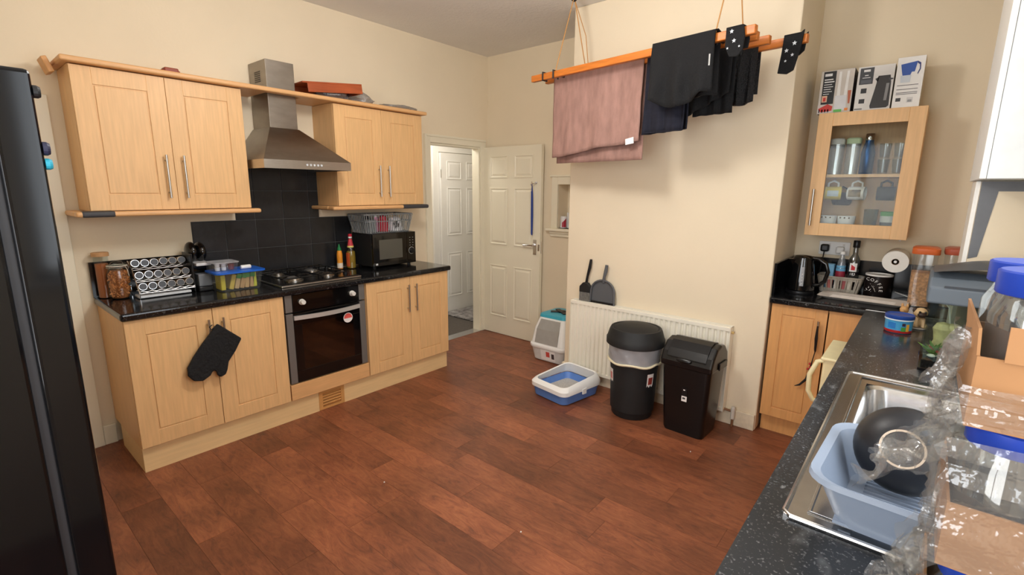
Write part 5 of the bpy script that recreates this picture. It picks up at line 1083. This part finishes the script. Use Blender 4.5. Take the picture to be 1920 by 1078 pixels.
# upturned black bowl leaning in the drainer
kb = thing('black_bowl', 'black stoneware bowl propped in the dish drainer showing its pale foot ring', 'bowl', (3.684, .472, 1.034))
kb.rotation_euler = (math.radians(66), 0, math.radians(-4))
STN = mat('black_stoneware', (28, 29, 33), .45, var=.1, scale=12)
part('bowl', lathe([(.088, -.040), (.090, -.036), (.085, -.008), (.070, .025), (.046, .046), (.036, .049), (1e-6, .048)], 44), STN, kb, smooth=True)
part('bowl_inside', lathe([(.088, -.040), (.080, -.008), (.065, .020), (.036, .041), (1e-6, .042)], 36), STN, kb, smooth=True)
part('foot_ring', T(_ring(.0335, .0375, .045, .053, 40)), flat(206, 184, 160), kb, smooth=True)
for i, (x, y, z, lab) in enumerate(((3.645, .93, .7765, 'white bowl lying at the bottom of the steel sink'), (3.80, 1.0, .7765, 'white side bowl under the black bowl in the steel sink'))):
    one('white_bowl', lathe([(.04, 0), (.045, .003), (.07, .05), (.078, .085), (.074, .085), (.06, .04), (1e-6, .008)], 30), flat(222, 232, 238, .25), lab, 'bowl', (x, y, z), smooth=True)

# stacked trays of storage jars with cellophane wrap
PX0, PX1, PY0, PY1 = 3.722, 4.02, .0, .215
JZ = [.9115, 1.098, 1.284]
jar_p = None
def jar():
    t = thing('storage_jar', '', 'jar')
    part('glass', lathe([(.040, .002), (.045, .008), (.046, .03), (.046, .125), (.038, .142), (.036, .150)], 26), film('jar_glass', (226, 228, 226), .2, .04, body=.04), t, smooth=True)
    part('lid', lathe([(.043, .150), (.0445, .152), (.0445, .176), (.042, .178)], 30), BLUELID, t, smooth=True)
    return t
LV = ('bottom', 'middle', 'top')
for k in range(3):
    tr = thing('jar_tray', 'brown cardboard tray of jars, %s of the stack beside the sink' % LV[k], 'tray', ((PX0+PX1)/2, (PY0+PY1)/2, JZ[k]), world=True)
    z0, hgt = JZ[k], (.105, .085, .085)[k]
    part('base', box(PX0, PX1, PY0, PY1, z0, z0+.003), CARD, tr)
    part('wall', box(PX0, PX1, PY0, PY0+.003, z0+.003, z0+hgt), CARD, tr); part('wall', box(PX0, PX1, PY1-.003, PY1, z0+.003, z0+hgt), CARD, tr)
    part('wall', box(PX0, PX0+.003, PY0+.003, PY1-.003, z0+.003, z0+hgt), CARD, tr); part('wall', box(PX1-.003, PX1, PY0+.003, PY1-.003, z0+.003, z0+hgt), CARD, tr)
    if k == 2:
        part('flap', T(box(0, .003, 0, .21, 0, .032), (PX0-.0005, PY0+.003, z0+hgt), (0, -.08, 0)), CARD, tr)
        part('front_flap', T(box(0, PX1-PX0-.03, -.003, 0, 0, .040), (PX0+.022, PY0-.001, z0+hgt-.002), (-.10, 0, 0)), CARD, tr)
    for i in range(3):
        for j in range(2):
            if jar_p is None: jar_p = jar(); o = jar_p
            else: o = copy_tree(jar_p)
            o.location = (PX0+.0515+i*.0975, PY0+.054+j*.106, z0+.0035)
            o['label'] = 'blue-lidded glass jar in the %s tray, row %s the dish drainer, %s' % (LV[k], ('away from', 'beside')[j], ('open end', 'middle', 'wall end')[i]); o['group'] = 'blue-lidded jars in the %s tray' % LV[k]
def wrapper(z0, z1, seed, bulge):
    def fn(u, v):
        a = 2*PI*u; w, d = (PX1-PX0)/2+.008, (PY1-PY0)/2+.008; c, s = math.cos(a), math.sin(a)
        q = max(abs(c), abs(s)); r = 1+bulge*nz(c*3, s*3, v*5+seed, 1.4)*.16 + .03*nz(c*9, s*9, v*12+seed, 1)
        return ((PX0+PX1)/2+w*c/q*max(1, r), (PY0+PY1)/2+d*s/q*max(1, r), z0+(z1-z0)*v+.006*nz(a, v*4, seed, 2))
    return sheet(fn, 72, 14)
for k, (z0, z1) in enumerate(((.92, 1.085), (1.105, 1.272), (1.288, 1.335))):
    one('cellophane_wrap', wrapper(z0, z1, k*3.7, 1.0), FILM, 'clinging clear wrap around the %s tray of jars' % LV[k], 'wrap', smooth=True)
def flap(P0, P1, P2, P3, amp, seed, nu=26, nv=26):
    P0, P1, P2, P3 = map(Vector, (P0, P1, P2, P3))
    def fn(u, v):
        p = (P0*(1-u)+P1*u)*(1-v)+(P3*(1-u)+P2*u)*v; k = math.sin(PI*min(1, u*1.0))*.6+.4
        n = Vector((nz(u*6, v*6, seed, 1), nz(u*6, v*6, seed+5, 1), nz(u*7, v*5, seed+9, 1)))*amp*k; return tuple(p+n+Vector((0, 0, .2*amp*nz(u*14, v*12, seed, 1))))
    return sheet(fn, nu, nv)
one('torn_wrap', flap((3.725, .005, 1.245), (3.720, .14, 1.26), (3.660, .32, 1.12), (3.615, .22, 1.05), .034, 2.2), FILM, 'torn sheet of clear wrap hanging over the black bowl', 'wrap', smooth=True)
one('torn_wrap', flap((3.722, .025, 1.20), (3.722, .025, .93), (3.66, .10, .935), (3.69, .08, 1.10), .035, 6.4), FILM, 'loose clear wrap bunched against the lowest jar trays', 'wrap', smooth=True)
one('torn_wrap', flap((3.716, .045, 1.372), (3.714, .20, 1.372), (3.695, .22, 1.24), (3.690, .06, 1.25), .028, 4.4, 20, 20), FILM, 'crinkled clear wrap peeling from the top jar tray', 'wrap', smooth=True)
# wall bracket beside the white cupboard
one('wall_bracket', J(box(-.006, .006, -.012, 0, -.03, .03), tube([(0, -.012, .02), (0, -.03, .0), (0, -.012, -.025)], .003, 6)), DARKST, 'small metal bracket on the wall beside the white cupboard', 'bracket', (3.855, 3.169, 1.82))
# hall rug
rg = one('hall_rug', sheet(lambda u, v: (-.86+.62*u, 3.25+1.1*v, .004+.012*random.random()), 60, 80), mat('shaggy_rug', (190, 186, 184), .95, var2=(110, 106, 106), scale=14, bump=.8, bscale=120), 'shaggy mottled grey rug on the hall carpet beyond the doorway', 'rug', smooth=False)
# flush ceiling globe
cl = thing('ceiling_light', 'round opal flush ceiling light in the middle of the kitchen', 'light', (2.15, .75, H))
part('base', lathe([(.10, -.02), (.11, -.018), (.11, -.0005)], 28), WHITEPL, cl, smooth=True)
part('globe', lathe([(1e-6, -.09), (.07, -.082), (.115, -.055), (.125, -.02)], 32), mat('opal_glass', (255, 244, 226), .3, emis=3), cl, smooth=True)

for x, y in ((1.62, .62), (2.42, .80), (2.75, 2.02)): one('crumb', ball(.004, 6, 4), WHITEPL, 'tiny white crumb lying on the brown plank floor', 'crumb', (x, y, .004), group='crumbs on the floor')
